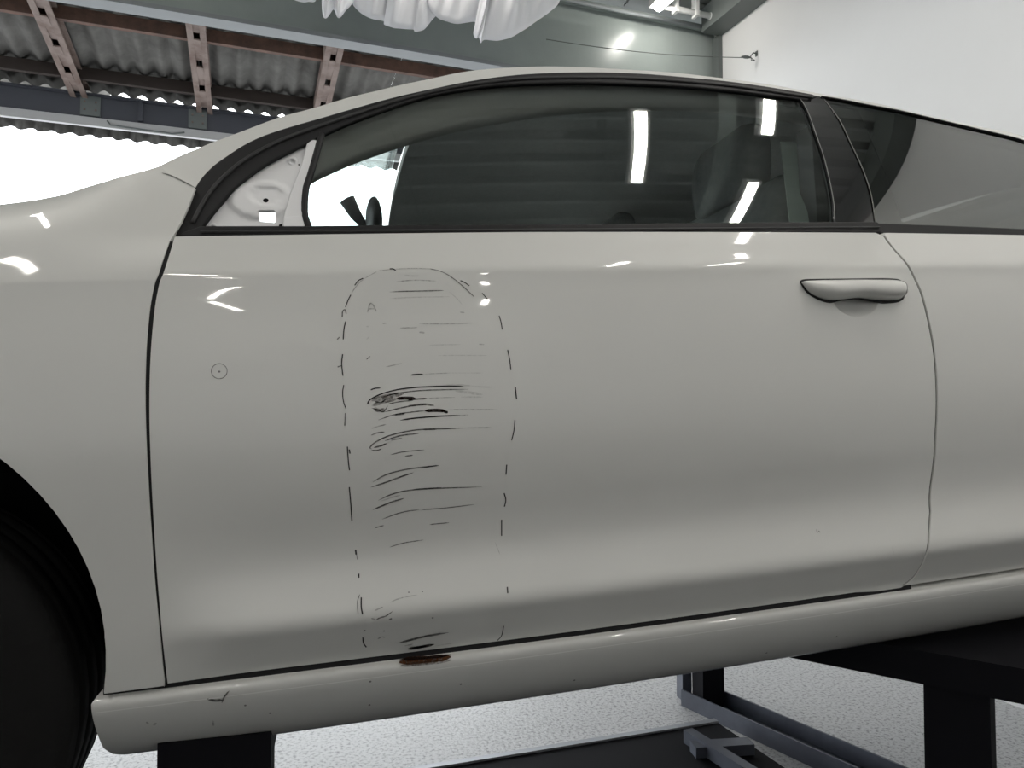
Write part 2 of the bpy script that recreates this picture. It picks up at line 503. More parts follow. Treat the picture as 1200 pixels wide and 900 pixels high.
# steel cable from the header to a hook in the white wall
r = ray(887, 68); we = EYE + r * ((RW - 0.0) / r.dot(BX))
wb, wz = on_bn(640, 46, HD - 0.05)
ws = W(wb, HD - 0.05, wz)
cable = empty('wall_cable', we)
tag(cable, 'thin steel cable stretched to a hook in the white wall', 'cable')
dirw = (ws - we)
tube('wire', [dirw * s - Vector((0, 0, 0.03 * sin(pi * s))) for s in np.linspace(0.03, 1, 12)], 0.0025, 'steeldark', cable, 6)
tube('turnbuckle', [dirw * 0.03, dirw * 0.045, dirw * 0.06, dirw * 0.075], [0.004, 0.011, 0.011, 0.004], 'steeldark', cable)
tube('hook', [Vector((0, 0, 0.03)) - BX * 0.0, -BX * 0.03 + Vector((0, 0, 0.03)), -BX * 0.05 + Vector((0, 0, 0.005)), -BX * 0.045 - Vector((0, 0, 0.025)), -BX * 0.02 - Vector((0, 0, 0.02)), dirw * 0.03], 0.004, 'steeldark', cable)
bbox('anchor_plate', -0.006, 0.0, -0.010, 0.010, 0.012, 0.045, 'steeldark', cable, f=lambda x, y, z: BX * x + BY * y + Vector((0, 0, z)))

# white gathered sheet hanging in front of the header
sheet_n = HD - 0.34
cur = empty('gathered_sheet', W(-0.4, sheet_n, 3.5))
tag(cur, 'white cloth sheet gathered up in drooping folds in front of the header beam', 'sheet')
def swag(low, zt, n_off, folds, amp, seed):
    """low = picture outline of the lower hem, left to right"""
    rnd = random.Random(seed)
    hem = spline(low, 10)
    pts = []
    for q in hem:
        b, z = on_bn(q[0], q[1], sheet_n + n_off)
        pts.append((b, z))
    ns, ntt = len(pts), 16
    vv, ff = [], []
    org = W(-0.4, sheet_n, 3.5)
    ph = rnd.random() * 6
    bc = sum(p[0] for p in pts) / ns
    for i, (b, z) in enumerate(pts):
        s = i / (ns - 1)
        for j in range(ntt):
            t = j / (ntt - 1)
            bb2 = b + (bc - b) * 0.12 * t
            zz = z + (zt - z) * t
            edge = sin(pi * s) ** 0.5
            off = -0.16 * edge * sin(pi * t) + (amp * sin(folds * 2 * pi * s + ph + 2.0 * t) * edge + 0.4 * amp * sin(2.7 * folds * 2 * pi * s + 2 * ph - 3 * t)) * (0.15 + 0.85 * min(1, 4 * t))
            vv.append(W(bb2, sheet_n + n_off + off, zz) - org)
    for i in range(ns - 1):
        for j in range(ntt - 1):
            ff.append((i * ntt + j, (i + 1) * ntt + j, (i + 1) * ntt + j + 1, i * ntt + j + 1))
    o = raw('swag', vv, ff, 'cloth', cur)
    sm = o.modifiers.new('thick', 'SOLIDIFY'); sm.thickness = 0.004
Z8 = lambda L: [(340 + 0.3 * x, 0.3 * y) for x, y in L]
swag(Z8([(122, -60), (124, 20), (128, 62), (140, 72), (155, 55), (170, 38), (183, 66), (196, 68), (215, 45), (245, 10), (262, -40)]), 3.95, -0.02, 3, 0.02, 1)
swag(Z8([(225, -40), (250, 25), (300, 66), (330, 77), (372, 84), (366, 94), (392, 108), (430, 112), (478, 114), (488, 125), (522, 116), (560, 72), (600, 30), (630, -30)]), 3.95, 0.04, 4, 0.03, 2)
swag(Z8([(520, -40), (545, 30), (570, 66), (610, 84), (660, 92), (718, 86), (722, 100), (716, 130), (727, 150), (736, 147), (745, 168), (760, 155), (815, 159), (860, 148), (905, 122), (960, 85), (1020, 42), (1050, 10), (1075, -60)]), 3.95, -0.05, 5, 0.03, 3)
swag(Z8([(-10, -60), (5, -10), (30, 5), (70, 8), (100, 3), (112, -60)]), 3.95, 0.03, 2, 0.02, 4)

# ================================================================== CAR
CD, RK, WID = 1.10, radians(3.24), 1.78
CU, CV = Vector((cos(RK), 0, sin(RK))), Vector((-sin(RK), 0, cos(RK)))
CO = Vector((0, CD, EYE.z))
car = empty('car', CO, (0, -RK, 0))
tag(car, 'white two-door car with scratched door and no door mirror, raised on a lift', 'car')

def smooth01(x):
    x = np.clip(x, 0, 1)
    return x * x * (3 - 2 * x)

# side profile: inward offset as a function of height (tables, softly smoothed at the creases)
VT = np.arange(-0.60, 0.60, 0.001)
def table(knots, sig):
    k = sorted(knots)
    xs = np.array([a for a, _ in k]); ys = np.array([b for _, b in k])
    # monotone-ish cubic through knots
    d = np.gradient(ys, xs)
    i = np.clip(np.searchsorted(xs, VT) - 1, 0, len(xs) - 2)
    h = xs[i + 1] - xs[i]; t = np.clip((VT - xs[i]) / h, -1, 2)
    t = np.clip(t, 0, 1)
    y = ys[i] * (1 + 2 * t) * (1 - t) ** 2 + d[i] * h * t * (1 - t) ** 2 + ys[i + 1] * t * t * (3 - 2 * t) + d[i + 1] * h * t * t * (t - 1)
    y = np.where(VT < xs[0], ys[0] + (VT - xs[0]) * d[0], np.where(VT > xs[-1], ys[-1] + (VT - xs[-1]) * d[-1], y))
    w = np.exp(-0.5 * (np.arange(-25, 26) * 0.001 / sig) ** 2); w /= w.sum()
    return np.convolve(np.pad(y, 25, mode='edge'), w, mode='valid')
def lin(knots, sig):
    xs = np.array([a for a, _ in sorted(knots)]); ys = np.array([b for _, b in sorted(knots)])
    y = np.interp(VT, xs, ys)
    w = np.exp(-0.5 * (np.arange(-25, 26) * 0.001 / sig) ** 2); w /= w.sum()
    return np.convolve(np.pad(y, 25, mode='edge'), w, mode='valid')
upper = [(0.285, 0.050), (0.265, 0.0415), (0.23, 0.0275), (0.199, 0.0165)]
mid = [(0.193, 0.0162), (0.15, 0.0108), (0.10, 0.0055), (0.04, 0.0015), (-0.02, 0.0), (-0.08, 0.0038), (-0.13, 0.0115), (-0.18, 0.0225), (-0.210, 0.0268), (-0.235, 0.0262), (-0.27, 0.0195), (-0.300, 0.0132)]
low = [(-0.309, 0.0135), (-0.33, 0.0240), (-0.36, 0.0410), (-0.40, 0.065)]
T_DOOR = table(upper + mid + low, 0.0035)
T_PLAIN = table(upper + [(0.193, 0.0162), (0.15, 0.0108), (0.10, 0.0055), (0.04, 0.0015), (-0.02, 0.0), (-0.08, 0.0035), (-0.16, 0.012), (-0.24, 0.021), (-0.32, 0.030), (-0.40, 0.044)], 0.0035)
VS = -0.3865                                         # top of the sill
T_SILL = table([(VS + 0.02, 0.110), (VS + 0.004, 0.066), (VS, 0.048), (VS - 0.003, 0.043), (VS - 0.008, 0.0415), (VS - 0.020, 0.0435), (VS - 0.042, 0.0540), (VS - 0.064, 0.068), (VS - 0.084, 0.084), (VS - 0.100, 0.101), (VS - 0.113, 0.120), (VS - 0.122, 0.140), (VS - 0.140, 0.19)], 0.0012)
plan = lambda u: 0.030 * (u - 0.35) ** 2 + 0.012 * np.maximum(0, u - 1.4) ** 2
tab = lambda T, v: np.interp(v, VT, T)

def S_body(u, v):
    w = smooth01((u + 0.33) / 0.22)
    return tab(T_DOOR, v) * w + tab(T_PLAIN, v) * (1 - w) + plan(u)

VTOP_U = [-1.6, -1.3, -0.9, -0.7, -0.52, -0.39, -0.28, -0.2, -0.1]
VTOP_V = [0.20, 0.245, 0.312, 0.338, 0.365, 0.392, 0.43, 0.47, 0.52]
_vt_u = np.linspace(-1.6, -0.1, 151)
_vt = np.interp(_vt_u, VTOP_U, VTOP_V)
_vt = np.convolve(np.pad(_vt, 8, mode='edge'), np.ones(17) / 17, mode='valid')
def S_fender(u, v):
    base = tab(T_PLAIN, np.minimum(v, 0.199)) + plan(u)
    top = np.interp(u, _vt_u, _vt)
    s = np.maximum(0, (v - 0.199) / (top - 0.199))
    up_ = 0.055 * s + 0.15 * s ** 4
    w = smooth01((u + 0.40) / 0.16) * smooth01((v - 0.205) / 0.07)
    return (base + up_) * (1 - w) + (S_glass(u, v) - 0.011) * w
def S_glass(u, v):
    w = v - 0.265
    return 0.050 + 0.36 * w + 0.45 * w * w + 0.05 * (u - 0.4) ** 2
def S_sill(u, v):
    return tab(T_SILL, v) + plan(u)
def shift(S, d):
    return lambda u, v: S(u, v) + d

RTn, UPn, FWn, CUn, CVn = (np.array(q) for q in (RT, UP, FW, CU, CV))
def onL(S, L):
    """picture points -> (u, v) on a car surface n = S(u, v)"""
    P = np.array(L, float)
    r = RTn * ((P[:, :1] - 600) / F) + UPn * ((450 - P[:, 1:2]) / F) + FWn
    ru, rv, ry = r @ CUn, r @ CVn, r[:, 1]
    n = np.full(len(P), 0.05)
    for _ in range(26):
        t = (CD + n) / ry
        n = 0.4 * n + 0.6 * S(ru * t, rv * t)
    t = (CD + n) / ry
    return [(float(a), float(b)) for a, b in zip(ru * t, rv * t)]
def on(S, x, y):
    return onL(S, [(x, y)])[0]
def on_n(x, y, n):
    r = ray(x, y); p = r * ((CD + n) / r.y)
    return p.dot(CU), p.dot(CV)

def resample(poly, step):
    out = []
    n = len(poly)
    for i in range(n):
        a, b = np.array(poly[i]), np.array(poly[(i + 1) % n])
        L = np.linalg.norm(b - a)
        if L < 1e-6: continue
        k = max(1, int(round(L / step)))
        for j in range(k):
            out.append(a + (b - a) * j / k)
    return np.array(out)

def inside(px, py, poly):
    poly = np.asarray(poly, float)
    x0, y0 = poly[:, 0], poly[:, 1]
    x1, y1 = np.roll(x0, -1), np.roll(y0, -1)
    dy = np.where(np.abs(y1 - y0) > 1e-12, y1 - y0, 1e-12)
    P, Q = px[:, None], py[:, None]
    c = ((y0 > Q) != (y1 > Q)) & (P < (x1 - x0) * (Q - y0) / dy + x0)
    return (c.sum(1) % 2) == 1

def panel(name, outline, S, m, parent=None, step=0.022, bstep=0.010, flange=0.018, roll=0.0006, holes=(), vrows=None, back=0.0, mind=0.45):
    """sheet panel cut to an outline in (u, v), lying on n = S(u, v), with rolled edges"""
    rings = [resample(outline, bstep)] + [resample(h, bstep) for h in holes]
    allb = np.vstack(rings)
    lo, hi = rings[0].min(0), rings[0].max(0)
    us = np.arange(lo[0] + step * 0.5, hi[0], step)
    vsr = np.arange(lo[1] + step * 0.5, hi[1], step)
    if vrows is not None:
        vsr = np.array([v for v in vrows if lo[1] < v < hi[1]])
    gu, gv = np.meshgrid(us, vsr)
    gu, gv = gu.ravel(), gv.ravel()
    ok = inside(gu, gv, rings[0])
    for h in rings[1:]:
        ok &= ~inside(gu, gv, h)
    gu, gv = gu[ok], gv[ok]
    if len(gu):
        d = np.min(np.hypot(gu[:, None] - allb[None, :, 0], gv[:, None] - allb[None, :, 1]), axis=1)
        k = d > bstep * mind
        gu, gv = gu[k], gv[k]
    pts = [Vector((float(a), float(b))) for a, b in allb] + [Vector((float(a), float(b))) for a, b in zip(gu, gv)]
    edges, st = [], 0
    for rg in rings:
        n = len(rg)
        edges += [(st + i, st + (i + 1) % n) for i in range(n)]
        st += n
    V2, E2, F2, ov, oe, of = delaunay_2d_cdt(pts, edges, [], 1 if len(rings) == 1 else 2, 1e-6)
    P = np.array([[v.x, v.y] for v in V2])
    faces = [tuple(f) for f in F2]
    if len(rings) > 1:
        cen = np.array([P[list(f)].mean(0) for f in faces])
        ok = inside(cen[:, 0], cen[:, 1], rings[0])
        for h in rings[1:]:
            ok &= ~inside(cen[:, 0], cen[:, 1], h)
        faces = [f for f, k in zip(faces, ok) if k]
    e = 0.0015
    def nrm(u, v):
        su = (S(u + e, v) - S(u - e, v)) / (2 * e); sv = (S(u, v + e) - S(u, v - e)) / (2 * e)
        N = np.stack([su, -np.ones_like(su), sv], 1)
        return N / np.linalg.norm(N, axis=1)[:, None]
    n = S(P[:, 0], P[:, 1])
    verts = [(a, b, c) for a, b, c in zip(P[:, 0], n, P[:, 1])]
    N = [tuple(q) for q in nrm(P[:, 0], P[:, 1])]
    # orient to -y (outside)
    out = []
    for f in faces:
        a, b, c = P[f[0]], P[f[1]], P[f[2]]
        cr = (b[0] - a[0]) * (c[1] - a[1]) - (b[1] - a[1]) * (c[0] - a[0])
        out.append(tuple(f) if cr > 0 else tuple(reversed(f)))
    faces = list(out)
    if back:
        o = len(verts)
        verts += [(a, b + back, c) for a, b, c in verts[:]]
        N += [(-q[0], -q[1], -q[2]) for q in N[:]]
        faces += [tuple(o + i for i in reversed(f)) for f in faces[:]]
    # edge flange
    cnt = {}
    for f in out:
        for i in range(3):
            a, b = f[i], f[(i + 1) % 3]
            cnt[(a, b)] = 1
    bnd = [(a, b) for (a, b) in cnt if (b, a) not in cnt]
    outn = {}
    for a, b in bnd:
        d = P[b] - P[a]
        L = np.hypot(*d)
        if L < 1e-9: continue
        q = np.array([d[1], -d[0]]) / L
        for i in (a, b):
            outn[i] = outn.get(i, np.zeros(2)) + q
    m2, m3 = {}, {}
    for i, q in outn.items():
        L = np.hypot(*q)
        q = q / (L if L > 1e-6 else 1)
        a = P[i] + q * roll
        s0 = n[i] + roll * 1.1
        m2[i] = len(verts); verts.append((a[0], s0, a[1])); N.append((q[0] * 0.85, -0.53, q[1] * 0.85))
        m3[i] = len(verts); verts.append((a[0], n[i] + flange, a[1])); N.append((q[0], 0, q[1]))
    for a, b in bnd:
        if a in m2 and b in m2:
            faces += [(b, a, m2[a], m2[b]), (m2[b], m2[a], m3[a], m3[b])]
    me = bpy.data.meshes.new(name)
    me.from_pydata(verts, [], faces)
    me.polygons.foreach_set('use_smooth', [True] * len(me.polygons))
    me.update()
    me.normals_split_custom_set_from_vertices(N)
    return link(name, me, m, parent)

VROWS = sorted(set(list(np.arange(-0.5, 0.6, 0.018)) + list(np.arange(-0.330, -0.285, 0.004)) + list(np.arange(0.18, 0.215, 0.004))))

# ---- outlines read off the photograph
DOOR_L = [(205, 277.5), (200, 295), (192, 320), (187, 333), (182, 360), (178, 400), (176, 440), (175.5, 480), (177, 540), (181, 620), (185, 680), (191, 750), (197, 803)]
DOOR_R = [(1089, 600), (1092, 550), (1095, 510), (1096.5, 480), (1096, 448), (1094, 418), (1088, 382), (1079, 346), (1070, 325), (1058.5, 305.5), (1048, 294), (1040, 284), (1035, 276.5)]
dl = [tuple(q) for q in spline(onL(S_body, DOOR_L), 4)]
dr = [tuple(q) for q in spline(onL(S_body, DOOR_R), 4)]
br = [tuple(q) for q in spline(onL(S_body, [(1000, 700), (1035, 694.5), (1052, 688.5), (1069, 676.5), (1079, 662), (1085, 647), (1087, 635), (1089, 600)]), 5)][:-1]
V_DB = VS + 0.0105                                        # door bottom
door_outline = [(dl[-1][0], V_DB), (0.3, V_DB - 0.001)] + [(p[0], p[1] + (V_DB - br[0][1]) * max(0, 1 - i / 8)) for i, p in enumerate(br)] + dr + [(0.97, 0.2685), (0.3, 0.268)] + dl[:-1]
door = panel('door', door_outline, S_body, 'paint', car, vrows=VROWS, step=0.022)
tag(door, 'scratched door panel with pen marks')

# ---- front fender
gap = 0.0055
fl = [(p[0] - (0.0048 + 0.003 * float(smooth01((p[1] + 0.2) / 0.4))), p[1]) for p in dl]
arch_c, arch_r = (-0.69, -0.30), 0.36
a0 = math.asin((V_DB + 0.0 - arch_c[1]) / arch_r)
arch = [(arch_c[0] + arch_r * cos(a), arch_c[1] + arch_r * sin(a)) for a in np.linspace(a0, pi - a0, 44)]
FT = [(0, 240), (33, 236), (67, 230), (100, 220), (133, 210), (167, 201), (187, 195)]
ft = onL(S_fender, FT)
seam = onL(S_fender, [(187, 195), (200, 206), (215, 213), (228, 220)])
seam_px = [(190, 203), (200, 206), (215, 213), (229, 220.5)]
fr_up = onL(S_fender, [(228, 221), (221, 240), (212, 260), (206, 276)])
front_top = [(-1.45, 0.175), (-1.2, 0.235), (-0.9, 0.296), (-0.7, 0.325)]
fender_outline = ([(-1.45, -0.36), (arch[-1][0] - 0.06, -0.37)] + list(reversed(arch)) + [(arch[0][0], V_DB - 0.003), (fl[-1][0], V_DB - 0.002)] +
                  list(reversed(fl[1:])) + list(reversed(fr_up[:-1])) + list(reversed(seam))[1:] + list(reversed(ft))[1:] + list(reversed(front_top)))
fender = panel('front_fender', fender_outline, S_fender, 'paint', car, vrows=VROWS, step=0.022)

# ---- quarter panel (rear wheel lies outside the picture)
qr = [(p[0] + gap, p[1]) for p in dr]
qb = [(p[0] + gap * 0.85, p[1] - gap * 0.5) for p in br]
ra_c = (1.90, -0.30)
rarch = [(ra_c[0] + arch_r * cos(a), ra_c[1] + arch_r * sin(a)) for a in np.linspace(a0, pi - a0, 40)]
q_start = [p for p in qb if p[0] > 0.93]
quarter_outline = ([(q_start[0][0], V_DB - 0.001), (1.3, V_DB - 0.001), (rarch[-1][0], V_DB - 0.001)] + list(reversed(rarch)) +
                   [(2.32, -0.36), (2.66, -0.34), (2.66, 0.10), (2.55, 0.22), (2.2, 0.262), (1.6, 0.266)] + [(qr[-1][0], 0.2685)] + list(reversed(qr[:-1])) + list(reversed(q_start[1:])))
quarter = panel('quarter_panel', quarter_outline, S_body, 'paint', car, vrows=VROWS, step=0.026)

# ---- sill
S0 = on(S_sill, 110, 845)[0]
VB = VS - 0.122
sill_outline = [(S0 + 0.035, VB + 0.006), (0.2, VB + 0.002), (0.8, VB - 0.001), (1.50, VB - 0.001), (1.535, VB + 0.04), (1.54, VS), (0.5, VS), (S0 + 0.004, VS), (S0, VS - 0.006), (S0, VB + 0.036), (S0 + 0.006, VB + 0.018), (S0 + 0.018, VB + 0.009)]
sill = panel('sill', sill_outline, S_sill, 'paint', car, vrows=sorted([VS - q for q in (0.0012, 0.0025, 0.004, 0.006, 0.0085, 0.012, 0.016)] + list(np.arange(-0.512, VS - 0.02, 0.004))), step=0.02, bstep=0.006, flange=0.06, mind=0.12)
# sealant seam along the sill
def ribbon(name, uv, S, w, m, parent, lift=0.0005, taper=True, ends=0.15):
    """thin stroke lying on a car surface; w = width in metres at the middle"""
    P = np.array(uv, float)
    n = len(P)
    if n < 2: return
    d = np.gradient(P, axis=0)
    L = np.hypot(d[:, 0], d[:, 1]); L[L < 1e-9] = 1e-9
    nx = np.stack([-d[:, 1] / L, d[:, 0] / L], 1)
    t = np.linspace(0, 1, n)
    ww = np.full(n, w / 2)
    if taper:
        ww = ww * np.clip(np.minimum(t, 1 - t) / ends, 0.12, 1) ** 0.7
    A, B = P + nx * ww[:, None], P - nx * ww[:, None]
    e = 0.001
    Q = np.vstack([A, B])
    q0, q1 = Q[:, 0], Q[:, 1]
    su = (S(q0 + e, q1) - S(q0 - e, q1)) / (2 * e); sv = (S(q0, q1 + e) - S(q0, q1 - e)) / (2 * e)
    nn = np.stack([su, -np.ones_like(su), sv], 1); nn /= np.linalg.norm(nn, axis=1)[:, None]
    vv = np.stack([q0, S(q0, q1), q1], 1) + nn * lift
    ff = [(i, i + 1, n + i + 1, n + i) for i in range(n - 1)]
    return raw(name, vv, ff, m, parent, recalc=False)
ribbon('sealant_line', [(u, VS - 0.0185) for u in np.arange(S0 + 0.005, 1.5, 0.03)], S_sill, 0.0016, 'hairline', sill, taper=False)

# ---- greenhouse: white side frame, black seals, glass
ROOF_PX = [(184, 196), (213, 182), (233, 174), (247, 168), (287, 153), (327, 138), (367, 127), (407, 115), (440, 107), (473, 99), (507, 92), (540, 85), (573, 81), (607, 79), (640, 78), (673, 78.5), (707, 80), (740, 82), (773, 84), (807, 87), (840, 91), (873, 95), (907, 100), (940, 106), (973, 112), (1007, 117.5), (1040, 124), (1080, 134), (1140, 147), (1200, 158)]
SEALO_PX = [(207, 277), (213, 260), (222, 240), (230, 223), (240, 208), (253, 195), (267, 185), (287, 172), (310, 161), (340, 151), (373, 141.5), (407, 131.5), (440, 122), (473, 113.5), (507, 106), (540, 99), (573, 93.5), (607, 89.5), (640, 87.5), (673, 86.5), (707, 86.5), (740, 87.5), (773, 89.5), (807, 92.5), (840, 95.5), (873, 99.5), (907, 104.5), (940, 110), (956, 113)]
SEALI_PX = [(234, 268), (242, 257), (254, 242), (270, 224), (282, 213), (298, 200), (317, 188), (340, 176), (361, 166), (380, 156), (407, 144), (440, 131.5), (473, 120), (507, 110.5), (540, 104.5), (573, 100), (607, 97.5), (640, 96.5), (673, 96), (707, 96.5), (740, 97.5), (773, 99), (807, 101), (840, 104), (873, 107.5), (907, 112), (933, 115)]
QTOP_PX = [(962, 113.5), (990, 118), (1014, 123), (1050, 129.5), (1080, 136.5), (1140, 150.5), (1185, 161), (1200, 165.5)]
sm = lambda L, S, k=4: [tuple(q) for q in spline(onL(S, L), k)]
roof_uv = sm(ROOF_PX, S_glass, 3)
roof_ext = [(1.75, 0.487), (1.95, 0.425), (2.15, 0.345), (2.32, 0.275)]
qtop_uv = sm(QTOP_PX, S_glass, 3)
u_end = qtop_uv[-1][0]
roof_uv = [p for p in roof_uv if p[0] < 1.5] + roof_ext
qext = [(1.68, 0.47), (1.80, 0.405), (1.86, 0.35), (1.88, 0.30)]
sealo = sm(SEALO_PX, S_glass, 3)
seali = sm(SEALI_PX, S_glass, 3)
# white frame: A-pillar, cant rail, C-pillar
A_base = onL(S_glass, [(229, 222), (215, 214), (200, 207)])
so_up = [p for p in sealo if p[1] > A_base[0][1] + 0.002]
qtop_s = [p for p in qtop_uv if p[0] < 1.55]
frame_outline = ([A_base[2], A_base[1], A_base[0]] + so_up + qtop_s + qext + [(2.30, 0.272)] + list(reversed(roof_uv)))
side_frame = panel('side_frame', frame_outline, S_glass, 'paint', car, step=0.02, bstep=0.008, flange=0.02)
# door frame seal
S_seal = shift(S_glass, -0.003)
seal_outline = list(sealo) + [on(S_glass, 944, 117), on(S_glass, 933, 115)] + list(reversed(seali[:-1])) + [on(S_glass, 234, 277)]
def S_roundseal(u, v):
    return S_glass(u, v) - 0.003
seal = panel('window_seal', seal_outline, S_roundseal, 'rubber', door, step=0.012, bstep=0.007, flange=0.012, roll=0.003)
# thin raised lip inside the seal
lip = sm([(226, 262), (240, 236), (258, 213), (285, 190), (320, 170), (360, 154), (407, 138), (473, 117), (540, 102), (607, 94), (673, 92), (740, 93), (840, 100), (930, 112.5), (950, 115.5)], S_glass, 5)
tube('seal_lip', [(u, float(S_glass(u, v)) - 0.004, v) for u, v in lip], 0.0035, 'plastic', seal, 8)
# belt weatherstrip
belt_outline = onL(S_glass, [(212, 276.6), (236, 268), (360, 267.7), (700, 265.5), (1026, 262.5), (1030, 265), (1030.5, 272)]) + [(0.3, 0.2705)]
belt = panel('belt_strip', belt_outline, shift(S_glass, -0.006), 'rubber', door, step=0.02, bstep=0.008, flange=0.02, roll=0.003)
tube('strip_bead', [(u, float(S_glass(u, v)) - 0.0075, v) for u, v in onL(S_glass, [(236, 273), (500, 271.5), (800, 269.5), (1027, 267.5)])], 0.0022, 'plastic', belt, 6)
# door glass
g_front = [(379, 157), (373, 180), (365, 207), (361, 220), (359, 247), (363, 263), (366, 268)]
g_rear = [(976, 262), (975, 240), (971, 217), (964, 187), (954, 157), (944, 130), (935, 115)]
top_g = [p for p in seali if on(S_glass, 380, 156)[0] < p[0] < on(S_glass, 932, 115)[0]]
dg_outline = [(p[0], p[1]) for p in sm(g_front, S_glass, 3)] + sm(g_rear, S_glass, 3) + list(reversed(top_g))
S_pane = shift(S_glass, 0.004)
dglass = panel('door_glass', dg_outline, S_pane, 'glass', door, step=0.03, bstep=0.015, flange=0.004, roll=0.0003, back=0.004)
# division bar seal in front of the glass
fb = sm(g_front, S_glass, 3)
tube('glass_run_seal', [(u - 0.003, float(S_glass(u, v)) + 0.002, v) for u, v in fb], 0.0055, 'rubber', dglass, 8)
# B-pillar cover
bp_r = [(1024, 262), (1018, 227), (1008, 197), (994, 167), (981, 140), (966, 118), (960, 112.5)]
bp_outline = sm([(977, 263)] + [(1024, 262)], S_glass, 2) + sm(bp_r, S_glass, 3)[1:] + sm([(934, 111), (946, 130), (956, 157), (966, 187), (973, 217), (977, 240), (978, 262)], S_glass, 3)
bpillar = panel('pillar_cover', bp_outline, S_glass, 'gloss_black', door, step=0.02, bstep=0.01, flange=0.015)
tube('trim_edge', [(u, float(S_glass(u, v)) - 0.0008, v) for u, v in sm([(937, 115), (946, 130), (956, 157), (966, 187), (973, 217), (977, 240), (978, 261)], S_glass, 3)], 0.0008, 'trimline', bpillar, 6)
# quarter glass; its black border also paints in a dark reflection at the front
qg_outline = [on(S_glass, 1027, 273.5), (1.5, 0.268), (1.86, 0.272), (1.86, 0.33), (1.78, 0.40), (1.66, 0.468)] + list(reversed([p for p in qtop_s if p[0] > on(S_glass, 968, 115)[0]])) + sm([(966, 115), (984, 140), (997, 167), (1011, 197), (1021, 227), (1027, 262)], S_glass, 3)
qglass = panel('quarter_glass', qg_outline, shift(S_glass, 0.002), 'privacy', car, step=0.03, bstep=0.015, flange=0.004, roll=0.0005, back=0.004)
tube('pane_edge', [(u, float(S_glass(u, v)) + 0.0005, v) for u, v in sm([(966, 116), (984, 140), (997, 167), (1011, 197), (1021, 227), (1026, 260)], S_glass, 3)], 0.0007, 'trimline', qglass, 6)
fr_in = onL(S_glass, [(1060, 259), (1045, 215), (1028, 172), (1013, 138)])
frit_outline = [on(S_glass, 1028, 273), (1.5, 0.269), (1.85, 0.273), (1.83, 0.295), (1.5, 0.284)] + fr_in[:1] + fr_in[1:] + [on(S_glass, 1008, 127), on(S_glass, 968, 117)] + sm([(968, 117), (985, 140), (998, 167), (1012, 197), (1022, 227), (1028, 262)], S_glass, 3)[1:]
panel('frit_reflection', frit_outline, shift(S_glass, 0.0072), 'gloss_black', qglass, step=0.03, bstep=0.015, flange=0.004, roll=0.0003)
qstrip_outline = [on(S_glass, 1032, 263), (1.5, 0.284), (1.88, 0.288), (1.88, 0.270), (1.5, 0.2665), on(S_glass, 1032, 274.5)]
panel('quarter_strip', qstrip_outline, shift(S_glass, -0.002), 'rubber', car, step=0.02, bstep=0.012, flange=0.015, roll=0.002)
# drip moulding over the rear side glass
tube('drip_moulding', [(u, float(S_glass(u, v)) - 0.001, v) for u, v in qtop_s + qext[:2]], 0.0020, 'rubber', car, 8)

# mirror mounting triangle (door mirror taken off)
def S_sail(u, v):
    b = S_glass(u, v) + 0.009
    cu, cv = SAIL_C
    d = np.sqrt(((u - cu) / 0.040) ** 2 + ((v - cv) / 0.028) ** 2)
    b = b - 0.006 * smooth01((1.35 - d) / 0.35)
    d2 = np.sqrt(((u - cu - 0.008) / 0.024) ** 2 + ((v - cv - 0.006) / 0.015) ** 2)
    return b + 0.004 * smooth01((1.25 - d2) / 0.45)
SAIL_C = on(S_glass, 306, 232)
hole = onL(S_glass, [(301.5, 246), (304, 245), (321, 245), (323, 247), (323, 258), (321, 260), (304, 258.5), (302, 256)])
sail_outline = sm([(234, 268), (254, 243), (270, 225), (298, 201), (317, 189), (340, 177.5), (360, 167)], S_glass, 3) + onL(S_glass, [(366, 165), (360, 190), (352, 215), (345, 245), (344, 269), (290, 269)])
sail = panel('mirror_mount', sail_outline, S_sail, 'primer', door, step=0.006, bstep=0.004, flange=0.012, roll=0.0012, holes=[hole])
tag(sail, 'bare white mirror mounting plate')
strip_outline = onL(S_glass, [(361, 169), (366, 164.5), (371.5, 165.5), (372, 170), (363.5, 200), (355, 232), (355.5, 254), (356.5, 268), (332, 268), (333.5, 255), (341, 228), (355, 192)])
strip = panel('window_channel', strip_outline, shift(S_glass, -0.001), 'primer', door, step=0.01, bstep=0.006, flange=0.012, roll=0.002)
tabp = panel('channel_foot', onL(S_glass, [(334, 256), (353, 254), (356.5, 268), (333, 268)]), shift(S_glass, -0.004), 'primer', strip, step=0.01, bstep=0.006, flange=0.006, roll=0.0012)
def disc(name, c, S, r0, r1, h, m, parent):
    """ring boss standing on a surface"""
    bm = bmesh.new()
    n0 = float(S(*c))
    prof = [(r0 * 0.45, 0.0), (r0 * 0.5, -h), (r0, -h), (r1, 0.002)]
    rings = [[bm.verts.new((c[0] + rr * cos(a), n0 + hh, c[1] + rr * sin(a))) for a in np.linspace(0, 2 * pi, 24, endpoint=False)] for rr, hh in prof]
    for a, b in zip(rings, rings[1:]):
        for i in range(24):
            bm.faces.new((a[i], a[(i + 1) % 24], b[(i + 1) % 24], b[i]))
    bm.faces.new(rings[0])
    return obj(name, bm, m, parent, smooth=True)
c1 = on(S_glass, 342.5, 187.5)
disc('boss', c1, S_sail, 0.007, 0.0095, 0.003, 'primer', sail)
c2 = on(S_glass, 249, 265.5)
disc('boss', c2, S_sail, 0.006, 0.008, 0.003, 'primer', sail)
